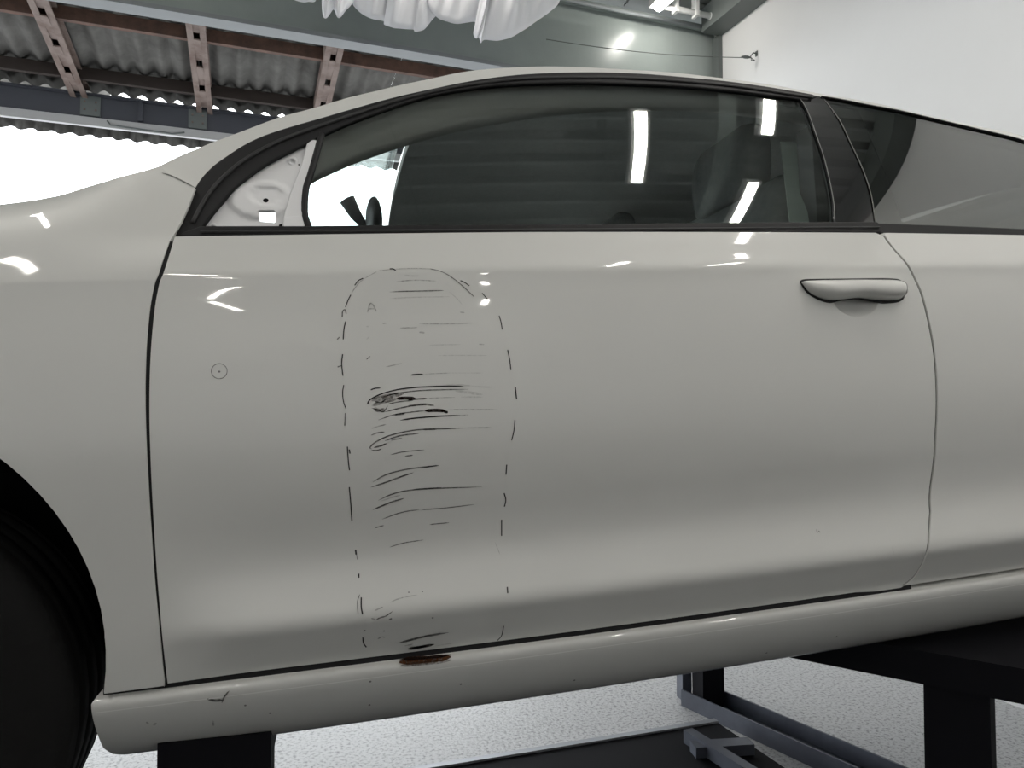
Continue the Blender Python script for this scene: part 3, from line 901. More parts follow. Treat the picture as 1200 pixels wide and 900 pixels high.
def dot(name, c, S, rad, m, parent, lift=0.0008, seg=18):
    n0 = [(c[0] + rad * cos(a), c[1] + rad * 0.9 * sin(a)) for a in np.linspace(0, 2 * pi, seg, endpoint=False)]
    vv = [(a, float(S(a, b)) - lift, b) for a, b in n0]
    return raw(name, vv, [tuple(range(seg))], m, parent)
dot('stud_hole', on(S_glass, 311, 233.5), S_sail, 0.0042, 'dark', sail, 0.001)
dot('stud_hole', on(S_glass, 249.5, 267), S_sail, 0.003, 'dark', sail, 0.004)
dot('stud_hole', on(S_glass, 350.5, 193.5), S_sail, 0.0016, 'dark', sail, 0.011)
panel('foot_gap', onL(S_glass, [(326, 268.5), (327.5, 263), (333, 262), (333, 268.5)]), shift(S_glass, 0.001), 'dark', sail, step=0.01, bstep=0.004, flange=0.004)

# ---- door handle and its cup
def blob(name, px, S, depth, m, parent, lift=0.0, levels=(0.0, 0.35, 0.7, 0.92), inward=1):
    """closed outline swelling out of (inward=-1) or sinking into a surface"""
    pts = resample(onL(S, px), 0.004)
    c = pts.mean(0)
    vv, ff = [], []
    n = len(pts)
    for L in levels:
        for p in pts:
            q = c + (p - c) * (1 - L)
            h = depth * sqrt(max(0, 1 - (1 - L) ** 2)) if L > 0 else 0
            vv.append((q[0], float(S(q[0], q[1])) - lift - h * inward, q[1]))
    for k in range(len(levels) - 1):
        for i in range(n):
            ff.append((k * n + i, k * n + (i + 1) % n, (k + 1) * n + (i + 1) % n, (k + 1) * n + i))
    ff.append(tuple((len(levels) - 1) * n + i for i in range(n)))
    return raw(name, vv, ff, m, parent)
hndl = empty('door_handle', parent=door)
loop = [tuple(q) for q in spline([(937.5, 331), (941, 328.3), (955, 327.5), (1000, 327), (1040, 326.8), (1055, 329), (1060, 337), (1059, 348), (1052, 353.5), (1038, 355), (1028, 354.5), (1005, 350.5), (985, 352), (972, 354.5), (958, 350.5), (945, 342.5), (937.5, 331)], 5)][:-1]
gasket = blob('handle_gasket', [(1000 + (x - 1000) * 1.012, 340.5 + (y - 340.5) * 1.05) for x, y in loop], S_body, 0.002, 'rubber', hndl, 0.0006, (0.0, 0.05, 0.3))
def cup():
    c = on(S_body, 1003, 350.5)
    vv, ff = [], []
    nr, ns = 9, 36
    for k in range(nr):
        rr = 1 - k / (nr - 1) * 0.97
        for i in range(ns):
            a = 2 * pi * i / ns
            q = (c[0] + 0.047 * rr * cos(a), c[1] + 0.0315 * rr * sin(a))
            h = 0.015 * (1 - rr ** 2) ** 0.8
            vv.append((q[0], float(S_body(*q)) + h, q[1]))
    for k in range(nr - 1):
        for i in range(ns):
            ff.append((k * ns + i, k * ns + (i + 1) % ns, (k + 1) * ns + (i + 1) % ns, (k + 1) * ns + i))
    ff.append(tuple((nr - 1) * ns + i for i in range(ns)))
    return raw('handle_cup', vv, ff, 'paint', hndl)
CUP_C = on(S_body, 1003, 350.5)
cup()
def grip():
    top = [(938.5, 331), (942, 329.2), (960, 328.4), (1000, 327.8), (1040, 327.8), (1053, 329.6), (1058, 333.5), (1059.5, 340)]
    bot = [(938.5, 331.5), (946, 341.5), (958, 349), (972, 352.5), (985, 351.2), (1005, 349), (1028, 352), (1042, 352.6), (1053, 351.2), (1058, 347), (1059.5, 341)]
    xs = np.concatenate([np.linspace(938.5, 950, 10), np.linspace(952, 1050, 40), np.linspace(1051, 1059.5, 10)])
    yt = np.interp(xs, [p[0] for p in top], [p[1] for p in top]); yb = np.interp(xs, [p[0] for p in bot], [p[1] for p in bot])
    ker = np.ones(5) / 5
    yt[2:-2] = np.convolve(yt, ker, 'valid'); yb[2:-2] = np.convolve(yb, ker, 'valid')
    A, B = onL(S_body, list(zip(xs, yt))), onL(S_body, list(zip(xs, yb)))
    vv, ff, K = [], [], 13
    for i, (a_, b_2) in enumerate(zip(A, B)):
        s_ = (xs[i] - 938.5) / 121.0
        h = 0.026 * min(1, (s_ / 0.22) ** 0.6 if s_ > 0 else 0) * min(1, ((1 - s_) / 0.10) ** 0.5 if s_ < 1 else 0) + 0.0015
        for k in range(K):
            t = k / (K - 1)
            q = (a_[0] + (b_2[0] - a_[0]) * t, a_[1] + (b_2[1] - a_[1]) * t)
            prof = (1 - abs(2 * t - 1) ** 2.6) ** 0.6
            vv.append((q[0], float(S_body(*q)) - 0.002 - h * prof, q[1]))
    for i in range(len(A) - 1):
        for k in range(K - 1):
            ff.append((i * K + k, (i + 1) * K + k, (i + 1) * K + k + 1, i * K + k + 1))
    g = raw('handle_grip', vv, ff, 'paint', hndl)
    i = int(np.argmin(abs(xs - 1049)))
    tube('lock_cover_gap', [(vv[i * K + k][0], vv[i * K + k][1] - 0.0001, vv[i * K + k][2]) for k in range(1, K - 1)], 0.0005, 'dark', hndl, 6)
grip()

# the cup opening is cut out of the door skin
hole_cup = [(CUP_C[0] + 0.047 * cos(a), CUP_C[1] + 0.0315 * sin(a)) for a in np.linspace(0, 2 * pi, 40, endpoint=False)]
old = door
new = panel('door', door_outline, S_body, 'paint', car, vrows=VROWS, step=0.022, holes=[hole_cup])
door.data = new.data
bpy.data.objects.remove(new)

# ---- marks on the door: pen dashes, scratches, scuffs
A_ = lambda L: [(380 + x / 4.5, 300 + y / 4.5) for x, y in L]
B_ = lambda L: [(380 + x / 4.5, 420 + y / 4.5) for x, y in L]
C_ = lambda L: [(380 + x / 4.5, 600 + y / 4.5) for x, y in L]
PXM = 1.36 / 1000                                  # metres per picture pixel on the door
MARKS = []
def mk(kind, L, w, m): MARKS.append((kind, L, w, m))
for L, w, m in (([(160, 155), (180, 130), (205, 118)], 5, 'ink'), ([(140, 205), (125, 235), (112, 270)], 5, 'ink'), ([(95, 322), (97, 292), (110, 284), (116, 305)], 5, 'ink_mid'),
                ([(113, 345), (104, 385), (100, 440)], 5, 'ink'), ([(68, 440), (80, 428)], 5, 'ink_mid'), ([(97, 518), (92, 560), (94, 595), (99, 632)], 5.5, 'ink'), ([(70, 585), (90, 579)], 6, 'ink_mid'),
                ([(103, 680), (97, 720), (102, 770), (115, 805)], 4.5, 'ink'), ([(111, 828), (110, 850), (108, 895)], 5, 'ink_mid'), ([(145, 195), (170, 158), (200, 128), (240, 103), (275, 84)], 3.5, 'ink_faint'),
                ([(345, 68), (362, 68), (377, 77)], 5.5, 'ink'), ([(290, 78), (350, 72), (450, 66), (560, 68)], 4, 'ink_faint'), ([(560, 68), (610, 80), (660, 105), (720, 150), (790, 215)], 4, 'ink_mid'),
                ([(718, 130), (740, 140), (765, 157)], 5, 'ink'), ([(832, 196), (860, 227)], 5, 'ink'), ([(922, 315), (932, 350), (938, 388)], 5, 'ink'), ([(967, 495), (978, 550), (984, 602)], 5, 'ink'), ([(1007, 690), (1010, 720), (1014, 755)], 6.5, 'ink')):
    mk('pen_dash', A_(L), w, m)
for L, w, m in (([(1005, 325), (1000, 380), (988, 432)], 5.5, 'ink'), ([(122, 465), (125, 510), (128, 550), (133, 590)], 5.5, 'ink'), ([(132, 480), (136, 502)], 6, 'ink'), ([(132, 678), (140, 770), (146, 855)], 5.5, 'ink'),
                ([(962, 560), (960, 585), (958, 613)], 6, 'ink'), ([(948, 710), (957, 745), (950, 782)], 6, 'ink')):
    mk('pen_dash', B_(L), w, m)
for L, w, m in (([(935, 40), (935, 80), (935, 126)], 6, 'ink'), ([(165, 198), (168, 224)], 8, 'ink'), ([(170, 224), (175, 250)], 4, 'ink_mid'), ([(182, 325), (182, 347)], 7, 'ink'), ([(187, 435), (175, 475), (178, 535)], 4, 'ink_mid'),
                ([(195, 450), (195, 500), (202, 540)], 6, 'ink'), ([(203, 660), (207, 690), (222, 712)], 6, 'ink'), ([(965, 395), (967, 428)], 7, 'ink'), ([(946, 600), (935, 650), (913, 677)], 5, 'ink')):
    mk('pen_dash', C_(L), w, m)
mk('pen_letter', A_([(228, 298), (240, 255), (255, 255), (275, 293)]), 6, 'ink_faint')
mk('pen_letter', A_([(232, 280), (262, 278)]), 6, 'ink_faint')
mk('pen_circle', [(257 + 9.2 * cos(a), 435 + 8.8 * sin(a)) for a in np.linspace(0.4, 2 * pi + 0.5, 26)], 3.6, 'ink_mid')
for L, w, m in (([(345, 190), (450, 186), (560, 184), (630, 182)], 5, 'ink_mid'), ([(380, 135), (480, 128), (590, 132)], 5, 'ink_faint'), ([(420, 100), (460, 105), (500, 105)], 6, 'ink_vfaint'), ([(345, 225), (480, 218), (660, 215)], 6, 'ink_vfaint'),
                ([(500, 358), (650, 358), (795, 353)], 5, 'ink_faint'), ([(400, 380), (490, 377)], 7, 'ink_faint'), ([(500, 402), (530, 405)], 8, 'ink_faint'), ([(550, 470), (640, 468), (720, 467)], 5, 'ink_vfaint'), ([(815, 466), (843, 467)], 6, 'ink_faint'),
                ([(600, 525), (730, 524), (860, 525)], 5, 'ink_vfaint'), ([(325, 585), (370, 575), (410, 565)], 5, 'ink_faint'), ([(222, 546), (243, 528)], 5, 'ink_mid'), ([(308, 357), (327, 354)], 5, 'ink_faint'), ([(660, 190), (700, 225), (725, 255)], 5, 'ink_vfaint'),
                ([(455, 628), (485, 625), (522, 624)], 7, 'ink'), ([(522, 624), (590, 620), (665, 617)], 4, 'ink_faint'), ([(665, 617), (840, 617)], 4, 'ink_vfaint'), ([(715, 297), (740, 299)], 5, 'ink_faint'),
                ([(222, 372), (238, 372)], 6, 'ink_vfaint'), ([(222, 440), (240, 425)], 6, 'ink_vfaint')):
    mk('scratch', A_(L), w, m)
for L, w, m in (([(243, 167), (268, 158), (298, 156)], 6, 'ink'), ([(240, 238), (229, 238), (245, 215), (300, 188), (380, 166), (480, 153), (600, 147), (700, 146), (745, 150)], 6, 'ink'),
                ([(300, 205), (380, 185), (500, 170), (620, 165), (760, 163)], 5, 'ink_mid'), ([(250, 222), (320, 203), (420, 184)], 22, 'scuff'), ([(250, 250), (310, 228), (385, 212)], 20, 'scuff'), ([(258, 262), (290, 275), (322, 268)], 18, 'scuff'),
                ([(265, 226), (300, 232), (328, 212)], 6, 'ink_mid'), ([(380, 212), (430, 209), (482, 211)], 15, 'scuff_dark'), ([(440, 220), (490, 214), (542, 211)], 7, 'scuff_dark'), ([(540, 211), (620, 207), (690, 205)], 4, 'ink_faint'),
                ([(330, 242), (400, 228), (470, 222)], 5, 'ink_mid'), ([(250, 262), (285, 272), (312, 282), (335, 250)], 5, 'ink_mid'), ([(318, 283), (400, 262), (480, 248), (545, 243)], 6, 'ink_mid'), ([(440, 250), (520, 242), (580, 248)], 10, 'scuff'),
                ([(285, 325), (350, 302), (400, 291), (470, 282), (540, 275)], 5, 'ink_mid'), ([(370, 298), (400, 294), (425, 291)], 9, 'ink_mid'), ([(530, 276), (590, 274), (640, 277)], 16, 'scuff_dark'), ([(630, 280), (652, 285)], 12, 'ink'),
                ([(650, 271), (780, 270), (915, 270)], 5, 'ink_faint'), ([(400, 326), (480, 315), (600, 305), (718, 300)], 7, 'ink'), ([(718, 300), (760, 298)], 4, 'ink_faint'), ([(620, 140), (720, 140), (820, 150), (905, 151)], 7, 'ink_vfaint'),
                ([(690, 172), (760, 180), (835, 190)], 14, 'ink_vfaint'), ([(720, 204), (835, 204)], 7, 'ink_vfaint'), ([(250, 370), (285, 358), (325, 348)], 5, 'ink_faint'), ([(247, 405), (280, 393), (318, 388)], 5, 'ink_mid'),
                ([(252, 478), (241, 470), (265, 445), (330, 412), (420, 388), (520, 374), (640, 371), (765, 366)], 6, 'ink_mid'), ([(760, 366), (880, 364)], 5, 'ink_faint'), ([(520, 375), (595, 374)], 6, 'ink_mid'), ([(320, 434), (400, 408), (500, 395)], 7, 'ink_mid'),
                ([(262, 470), (300, 460), (330, 448)], 8, 'ink_mid'), ([(248, 485), (280, 484), (302, 477)], 5, 'ink_mid'), ([(350, 432), (410, 420)], 5, 'ink_mid'), ([(350, 508), (420, 492), (528, 482)], 5, 'ink_mid'), ([(425, 516), (468, 510)], 6, 'ink_mid'),
                ([(256, 652), (320, 615), (400, 592), (500, 575), (605, 564)], 6, 'ink_mid'), ([(520, 575), (605, 564)], 6, 'ink_mid'), ([(246, 679), (320, 655), (400, 625), (470, 602)], 7, 'ink_mid'), ([(285, 748), (360, 715), (450, 695), (600, 685), (830, 677)], 6, 'ink_mid'),
                ([(470, 690), (620, 680)], 5, 'ink_mid'), ([(256, 798), (310, 775), (360, 755), (420, 738)], 7, 'ink_mid'), ([(300, 752), (360, 732), (400, 722)], 6, 'ink_faint'), ([(305, 848), (380, 820), (440, 805), (500, 798)], 5, 'ink_mid'),
                ([(515, 798), (640, 788), (792, 770)], 5, 'ink_mid'), ([(555, 876), (600, 871), (658, 866)], 5, 'ink_mid'), ([(268, 893), (315, 880)], 5, 'ink_mid')):
    mk('scratch', B_(L), w, m)
for L, w, m in (([(345, 185), (420, 163), (523, 147)], 5, 'ink_mid'), ([(345, 478), (400, 455), (490, 437)], 5, 'ink_faint'), ([(265, 520), (310, 500)], 6, 'ink_faint'), ([(272, 567), (300, 555), (325, 548), (362, 522)], 6, 'ink_mid'), ([(248, 560), (270, 565)], 5, 'ink_faint'),
                ([(340, 568), (357, 560)], 8, 'ink_mid'), ([(395, 690), (450, 675), (530, 655), (655, 635)], 12, 'ink_mid'), ([(420, 706), (470, 695)], 6, 'ink_faint'), ([(440, 721), (500, 712), (580, 697)], 17, 'scuff_dark'), ([(460, 716), (540, 706)], 12, 'ink'),
                ([(590, 705), (680, 690)], 6, 'ink_vfaint'), ([(282, 668), (298, 660)], 7, 'ink_faint'), ([(302, 656), (320, 660)], 7, 'ink_faint')):
    mk('scratch', C_(L), w, m)
for L, w, m in (([(580, 635), (586, 650)], 3, 'ink_faint'), ([(1045, 640), (1048, 651)], 2.5, 'ink_vfaint'), ([(957, 620), (957.5, 625)], 6, 'ink_mid'), ([(959, 622), (961, 624)], 5, 'ink_mid')):
    mk('scratch', L, w, m)
for kind, L, w, m in MARKS:
    px = spline(L, 7)
    uv = onL(S_body, px)
    ribbon(kind, uv, S_body, w / 4.5 * PXM, m, door, lift=0.0004, taper=kind == 'scratch')
for x, y, rpx in ((507, 724, 1.2), (450, 739.5, 1.0), (427.5, 739, 0.9), (257, 435.5, 1.2), (479, 694, 0.8), (495, 693, 0.9)):
    dot('pen_dot', on(S_body, x, y), S_body, rpx * PXM, 'ink_mid', door, 0.0004, 10)
# dent with rust in the sill lip, scrapes on the sill
ru0, ru1 = on(S_sill, 468, 777)[0], on(S_sill, 528, 768)[0]
for w_, dv, m_ in ((0.0065, 0.0030, 'rustspot'), (0.0045, 0.0065, 'scuff'), (0.0025, 0.0012, 'scuff_dark')):
    ribbon('rust_scrape', [(u, VS - dv - 0.0006 * sin(60 * u)) for u in np.linspace(ru0, ru1, 24)], S_sill, w_, m_, sill, 0.0022)
Z4 = lambda L: [(80 + x / 3, 700 + y / 3) for x, y in L]
for L, w, m in (([(540, 370), (548, 350), (566, 328)], 0.0022, 'ink_mid'), ([(488, 356), (515, 362), (542, 360)], 0.004, 'ink_mid'), ([(508, 432), (511, 452)], 0.003, 'ink_faint'), ([(275, 436), (282, 446)], 0.003, 'ink_faint'), ([(300, 450), (310, 440)], 0.003, 'ink_faint'), ([(470, 498), (495, 510)], 0.004, 'ink_faint')):
    ribbon('scrape', [on(S_sill, *q) for q in spline(Z4(L), 6)], S_sill, w, m, sill)
for x, y in ((287.5, 826.5), (316.5, 835.5), (434, 798.5), (433, 826), (540, 801.5), (898, 765), (673, 797), (980, 746), (1005, 755)):
    dot('chip', on(S_sill, x, y), S_sill, 0.0018, 'ink_mid', sill, 0.0008, 8)

ribbon('seam_line', [tuple(q) for q in spline(onL(S_fender, seam_px), 8)], S_fender, 0.0022, 'ink_mid', fender, 0.0008)
# black strips in the shut lines: rubber at the sill, painted gap shade elsewhere
def seal_shade_strip(line, w, d):
    P = np.array(line)
    t = np.gradient(P, axis=0); t /= np.linalg.norm(t, axis=1)[:, None]
    nn = np.stack([-t[:, 1], t[:, 0]], 1)
    vv = []
    for sgn in (-1, 1):
        for p, q in zip(P, nn):
            x = p + q * (w / 2 * sgn)
            vv.append((x[0], max(float(S_body(x[0], x[1])), float(S_fender(x[0], x[1])) if x[0] < -0.15 else 0) + d, x[1]))
    k = len(P)
    return raw('seal_shade_strip', vv, [(i, i + 1, k + i + 1, k + i) for i in range(k - 1)], 'rubber', car)
seal_shade_strip([(p[0] - 0.003, p[1]) for p in dl if p[1] < 0.262], 0.014, 0.0035)
seal_shade_strip([(p[0] + 0.0025, p[1]) for p in br[3:] + dr], 0.012, 0.0035)
raw('seal_shade_strip', [(u, 0.0535 + float(plan(u)), v) for v in (VS - 0.0015, V_DB + 0.006) for u in np.arange(S0 + 0.012, 1.02, 0.03)],
    [(i, i + 1, len(np.arange(S0 + 0.012, 1.02, 0.03)) + i + 1, len(np.arange(S0 + 0.012, 1.02, 0.03)) + i) for i in range(len(np.arange(S0 + 0.012, 1.02, 0.03)) - 1)], 'rubber', car)

# ---- far side: the same panels mirrored across the car
def mirror(o, parent=car):
    c = o.copy()
    COL.objects.link(c)
    c.parent = parent
    if parent is car:
        c.scale = (1, -1, 1); c.location = (0, WID, 0)
    return c
far_door = mirror(door)
for k in ('label',):
    if k in far_door: del far_door[k]
for o in (seal, belt, dglass, bpillar):
    mirror(o, far_door)
for o in (fender, quarter, sill, side_frame, qglass):
    mirror(o)

# ---- bonnet, windscreen, roof, tail: lofted from the near edge to the far edge
def across(name, edge, fwd, up_, m, nt=25, thick=0.0, inset=0.0):
    """edge = list of (u, n, v) on the near side"""
    vv, ff = [], []
    k = len(edge)
    for i, (u, n, v) in enumerate(edge):
        s = i / (k - 1)
        a, b = n + inset, WID - n - inset
        for j in range(nt):
            t = j / (nt - 1)
            h = 1 - abs(2 * t - 1) ** 2.2
            vv.append((u - fwd(s) * h, a + (b - a) * t, v + up_(s) * h))
    for i in range(k - 1):
        for j in range(nt - 1):
            ff.append((i * nt + j, (i + 1) * nt + j, (i + 1) * nt + j + 1, i * nt + j + 1))
    o = raw(name, vv, ff, m, car)
    if thick:
        s_ = o.modifiers.new('thick', 'SOLIDIFY'); s_.thickness = thick; s_.offset = -1
    return o
E3 = lambda L, S: [(p[0], float(S(p[0], p[1])), p[1]) for p in L]
hood_edge = E3(front_top + ft, S_fender)
across('bonnet', hood_edge, lambda s: 0.10 * (1 - s) + 0.16 * s, lambda s: 0.03, 'paint', thick=0.012)
U_HEAD = on(S_glass, 500, 93)[0]
pill = [p for p in roof_uv if p[0] <= U_HEAD]
rf = [p for p in roof_uv if p[0] >= U_HEAD - 0.005]
rf1 = [p for p in rf if p[0] < 1.78]
tail = [p for p in rf if p[0] >= 1.70]
across('windscreen', E3(pill, S_glass), lambda s: 0.26 - 0.25 * s, lambda s: 0.015 + 0.03 * s, 'screen_glass', thick=0.005)
across('roof', E3(rf1, S_glass), lambda s: 0.01 * (1 - min(1, s * 3)), lambda s: 0.045, 'paint', thick=0.008)
head = across('headliner', [(u, n, v - 0.030) for u, n, v in E3(rf1, S_glass)], lambda s: 0.01 * (1 - min(1, s * 3)), lambda s: 0.045, 'headliner', inset=0.02)
across('rear_window', E3(tail, S_glass), lambda s: -0.10, lambda s: 0.03, 'privacy', thick=0.005)
across('tailgate', [(2.32, float(S_glass(2.32, 0.272)), 0.272), (2.55, float(S_body(2.55, 0.21)), 0.21), (2.66, float(S_body(2.66, 0.10)), 0.10), (2.68, float(S_body(2.66, 0.0)), -0.1), (2.66, float(S_body(2.66, -0.2)), -0.34)], lambda s: -0.12, lambda s: 0.0, 'paint', thick=0.01)
across('front_bumper', [(-1.45, float(S_fender(-1.45, 0.17)), 0.175), (-1.50, float(S_fender(-1.45, 0.1)), 0.05), (-1.50, float(S_fender(-1.45, 0.0)), -0.15), (-1.45, float(S_fender(-1.45, -0.3)), -0.36)], lambda s: 0.22, lambda s: 0.0, 'paint', thick=0.01)
# inner trim along the near A-pillar and roof rail
TR_PX = [(352, 226), (366, 215), (395, 201), (420, 190.5), (455, 178), (495, 165.5), (530, 156), (570, 148), (640, 137), (740, 130), (830, 132), (900, 140), (960, 150)]
def pillar_trim(flip):
    inner = []
    for x, y in [tuple(q) for q in spline(TR_PX, 4)]:
        n = 0.2
        for _ in range(20):
            u, v = on_n(x, y, n)
            n = 0.5 * n + 0.5 * (float(S_glass(u, min(v + 0.07, 0.62))) + 0.07)
        inner.append((u, n, v))
    vv, ff = [], []
    for u, n, v in inner:
        vo = np.interp(u, [p[0] for p in roof_uv], [p[1] for p in roof_uv])
        no = float(S_glass(u, vo))
        for t in np.linspace(0, 1, 5):
            b = 0.012 * sin(pi * t)
            vv.append((u, n + (no + 0.015 - n) * t - b, v + (vo - 0.012 - v) * t - b))
    for i in range(len(inner) - 1):
        for j in range(4):
            ff.append((i * 5 + j, (i + 1) * 5 + j, (i + 1) * 5 + j + 1, i * 5 + j + 1))
    o = raw('pillar_trim', vv, ff, 'trimgrey', car)
    s_ = o.modifiers.new('thick', 'SOLIDIFY'); s_.thickness = 0.004; s_.offset = 1
    return o
pt = pillar_trim(False)
mirror(pt)

# ---- interior: mirror, dashboard, wheel, seats, dark inner shell
mir = empty('rear_view_mirror', parent=car)
def ell(name, c, r, m, parent, seg=16, rings=10):
    bm = bmesh.new()
    bmesh.ops.create_uvsphere(bm, u_segments=seg, v_segments=rings, radius=1.0)
    for v in bm.verts:
        v.co = Vector((c[0] + r[0] * v.co.x, c[1] + r[1] * v.co.y, c[2] + r[2] * v.co.z))
    return obj(name, bm, m, parent, smooth=True)
mc = on_n(440, 250, 0.80)
ell('mirror_housing', (mc[0], 0.89, mc[1] + 0.0), (0.022, 0.115, 0.062), 'plastic', mir)
ms = on_n(417, 240, 0.83)
tube('mirror_stalk', [(ms[0] - 0.02, 0.89, ms[1] + 0.03), (ms[0], 0.89, ms[1] - 0.01), (ms[0] + 0.018, 0.89, ms[1] - 0.035), (mc[0] - 0.01, 0.89, mc[1] - 0.025)], [0.021, 0.016, 0.011, 0.011], 'plastic', mir, 10)
raw('dashboard', [(-0.33, 0.12, 0.17), (-0.33, WID - 0.12, 0.17), (-0.02, 0.14, 0.15), (-0.02, WID - 0.14, 0.15), (0.05, 0.14, 0.08), (0.05, WID - 0.14, 0.08), (0.02, 0.14, -0.2), (0.02, WID - 0.14, -0.2)],
    [(0, 2, 3, 1), (2, 4, 5, 3), (4, 6, 7, 5)], 'plastic', car)
wc = Vector((0.16, 0.50, 0.10))
sw = empty('steering_wheel', parent=car)
ax1, ax2 = Vector((0, 1, 0)), Vector((0.40, 0, 0.92))
tube('wheel_rim', [wc + ax1 * (0.18 * cos(a)) + ax2 * (0.18 * sin(a)) for a in np.linspace(0, 2 * pi, 33)], 0.015, 'plastic', sw, 8, caps=False)
for a in (0, pi, -pi / 2):
    tube('wheel_spoke', [wc, wc + (ax1 * cos(a) + ax2 * sin(a)) * 0.18], 0.014, 'plastic', sw)
ell('wheel_hub', tuple(wc), (0.03, 0.055, 0.05), 'plastic', sw)
def cushion(name, prof, n0, n1, m, parent):
    """side profile (u, v) swept across the seat width with rounded sides"""
    pts = [tuple(q) for q in spline(prof + [prof[0]], 6)][:-1]
    c = np.mean(np.array(pts), axis=0)
    vv, ff = [], []
    k = len(pts)
    st = [(n0, 0.72), (n0 + 0.015, 0.9), (n0 + 0.045, 1.0), ((n0 + n1) / 2, 0.985), (n1 - 0.045, 1.0), (n1 - 0.015, 0.9), (n1, 0.72)]
    for n, s in st:
        for p in pts:
            q = c + (np.array(p) - c) * s
            vv.append((q[0], n, q[1]))
    for i in range(len(st) - 1):
        for j in range(k):
            ff.append((i * k + j, i * k + (j + 1) % k, (i + 1) * k + (j + 1) % k, (i + 1) * k + j))
    ff.append(tuple(range(k))); ff.append(tuple((len(st) - 1) * k + j for j in range(k)))
    return raw(name, vv, ff, m, parent)
for n0 in (0.25, WID - 0.25 - 0.50):
    st = empty('front_seat', parent=car)
    cushion('seat_base', [(0.32, -0.12), (0.34, -0.06), (0.55, -0.07), (0.80, -0.11), (0.84, -0.18), (0.60, -0.24), (0.36, -0.22)], n0, n0 + 0.5, 'seat', st)
    cushion('seat_back', [(0.74, -0.10), (0.80, 0.10), (0.87, 0.32), (0.91, 0.42), (0.95, 0.45), (1.00, 0.42), (0.97, 0.2), (0.90, -0.12), (0.82, -0.18)], n0, n0 + 0.5, 'seat', st)
    cushion('headrest', [(0.905, 0.43), (0.90, 0.50), (0.915, 0.585), (0.95, 0.605), (0.985, 0.58), (0.985, 0.48), (0.965, 0.43)], n0 + 0.12, n0 + 0.38, 'seat', st)
st = empty('rear_bench', parent=car)
cushion('seat_base', [(1.18, -0.10), (1.22, -0.03), (1.5, -0.06), (1.62, -0.10), (1.6, -0.2), (1.25, -0.2)], 0.22, WID - 0.22, 'seat', st)
cushion('seat_back', [(1.55, -0.08), (1.64, 0.15), (1.72, 0.34), (1.77, 0.37), (1.82, 0.33), (1.76, 0.1), (1.68, -0.1)], 0.22, WID - 0.22, 'seat', st)
# near-side belt in view behind the glass
bu = onL(shift(S_glass, 0.11), [(925, 166), (938, 264)])
bs = [(u, float(S_glass(u, v)) + 0.11, v) for u, v in bu]
bm = bmesh.new()
hexa(bm, [(bs[1][0] - 0.022, bs[1][1], bs[1][2] - 0.02), (bs[1][0] + 0.022, bs[1][1], bs[1][2] - 0.02), (bs[1][0] + 0.022, bs[1][1] + 0.002, bs[1][2] - 0.02), (bs[1][0] - 0.022, bs[1][1] + 0.002, bs[1][2] - 0.02),
          (bs[0][0] - 0.022, bs[0][1], bs[0][2]), (bs[0][0] + 0.022, bs[0][1], bs[0][2]), (bs[0][0] + 0.022, bs[0][1] + 0.002, bs[0][2]), (bs[0][0] - 0.022, bs[0][1] + 0.002, bs[0][2])])
obj('seat_belt', bm, mat('grey_webbing', (0.22, 0.26, 0.24), 0.8), car)
# dark inner shell, black so that every gap looks shaded: both sides and the floor pan
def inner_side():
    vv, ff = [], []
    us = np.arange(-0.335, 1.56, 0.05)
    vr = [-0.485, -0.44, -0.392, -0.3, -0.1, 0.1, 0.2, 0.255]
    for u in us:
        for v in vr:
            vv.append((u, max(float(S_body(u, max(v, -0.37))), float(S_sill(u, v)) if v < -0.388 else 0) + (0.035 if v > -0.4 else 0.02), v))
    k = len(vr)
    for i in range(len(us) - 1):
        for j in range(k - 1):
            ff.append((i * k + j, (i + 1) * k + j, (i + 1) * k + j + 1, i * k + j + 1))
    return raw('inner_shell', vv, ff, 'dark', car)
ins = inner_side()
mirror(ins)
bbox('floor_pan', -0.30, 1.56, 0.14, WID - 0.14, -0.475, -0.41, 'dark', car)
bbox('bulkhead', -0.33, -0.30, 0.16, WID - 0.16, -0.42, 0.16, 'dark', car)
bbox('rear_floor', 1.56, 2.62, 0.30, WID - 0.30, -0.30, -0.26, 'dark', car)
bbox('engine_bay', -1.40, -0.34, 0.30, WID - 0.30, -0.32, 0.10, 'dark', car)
bbox('pillar_core', on(S_glass, 985, 190)[0] - 0.02, on(S_glass, 985, 190)[0] + 0.05, 0.19, 0.24, 0.24, 0.52, 'plastic', car)

# ---- wheels and liners
def liner(cu, cv):
    vv, ff = [], []
    na = 30
    aa = np.linspace(-0.22, pi + 0.22, na)
    for n in (0.03, 0.30):
        for a in aa:
            rr = arch_r + 0.004
            u, v = cu + rr * cos(a), cv + rr * sin(a)
            nn = n
            if n == 0.03:
                nn = float(S_fender(u, min(v, 0.15))) + 0.022
            vv.append((u, nn, v))
    for i in range(na - 1):
        ff.append((i, i + 1, na + i + 1, na + i))
    o = len(vv)
    vv.append((cu, 0.30, cv))
    for i in range(na - 1):
        ff.append((na + i, na + i + 1, o))
    ob = raw('wheel_liner', vv, ff, 'dark', car)
    s_ = ob.modifiers.new('thick', 'SOLIDIFY'); s_.thickness = 0.004
    return ob
def lathe(name, prof, m, parent, seg=48):
    """profile (radius, n)"""
    vv, ff = [], []
    k = len(prof)
    for i in range(seg):
        a = 2 * pi * i / seg
        for r_, n in prof:
            vv.append((r_ * cos(a), n, r_ * sin(a)))
    for i in range(seg):
        for j in range(k - 1):
            ff.append((i * k + j, ((i + 1) % seg) * k + j, ((i + 1) % seg) * k + j + 1, i * k + j + 1))
    return raw(name, vv, ff, m, parent)
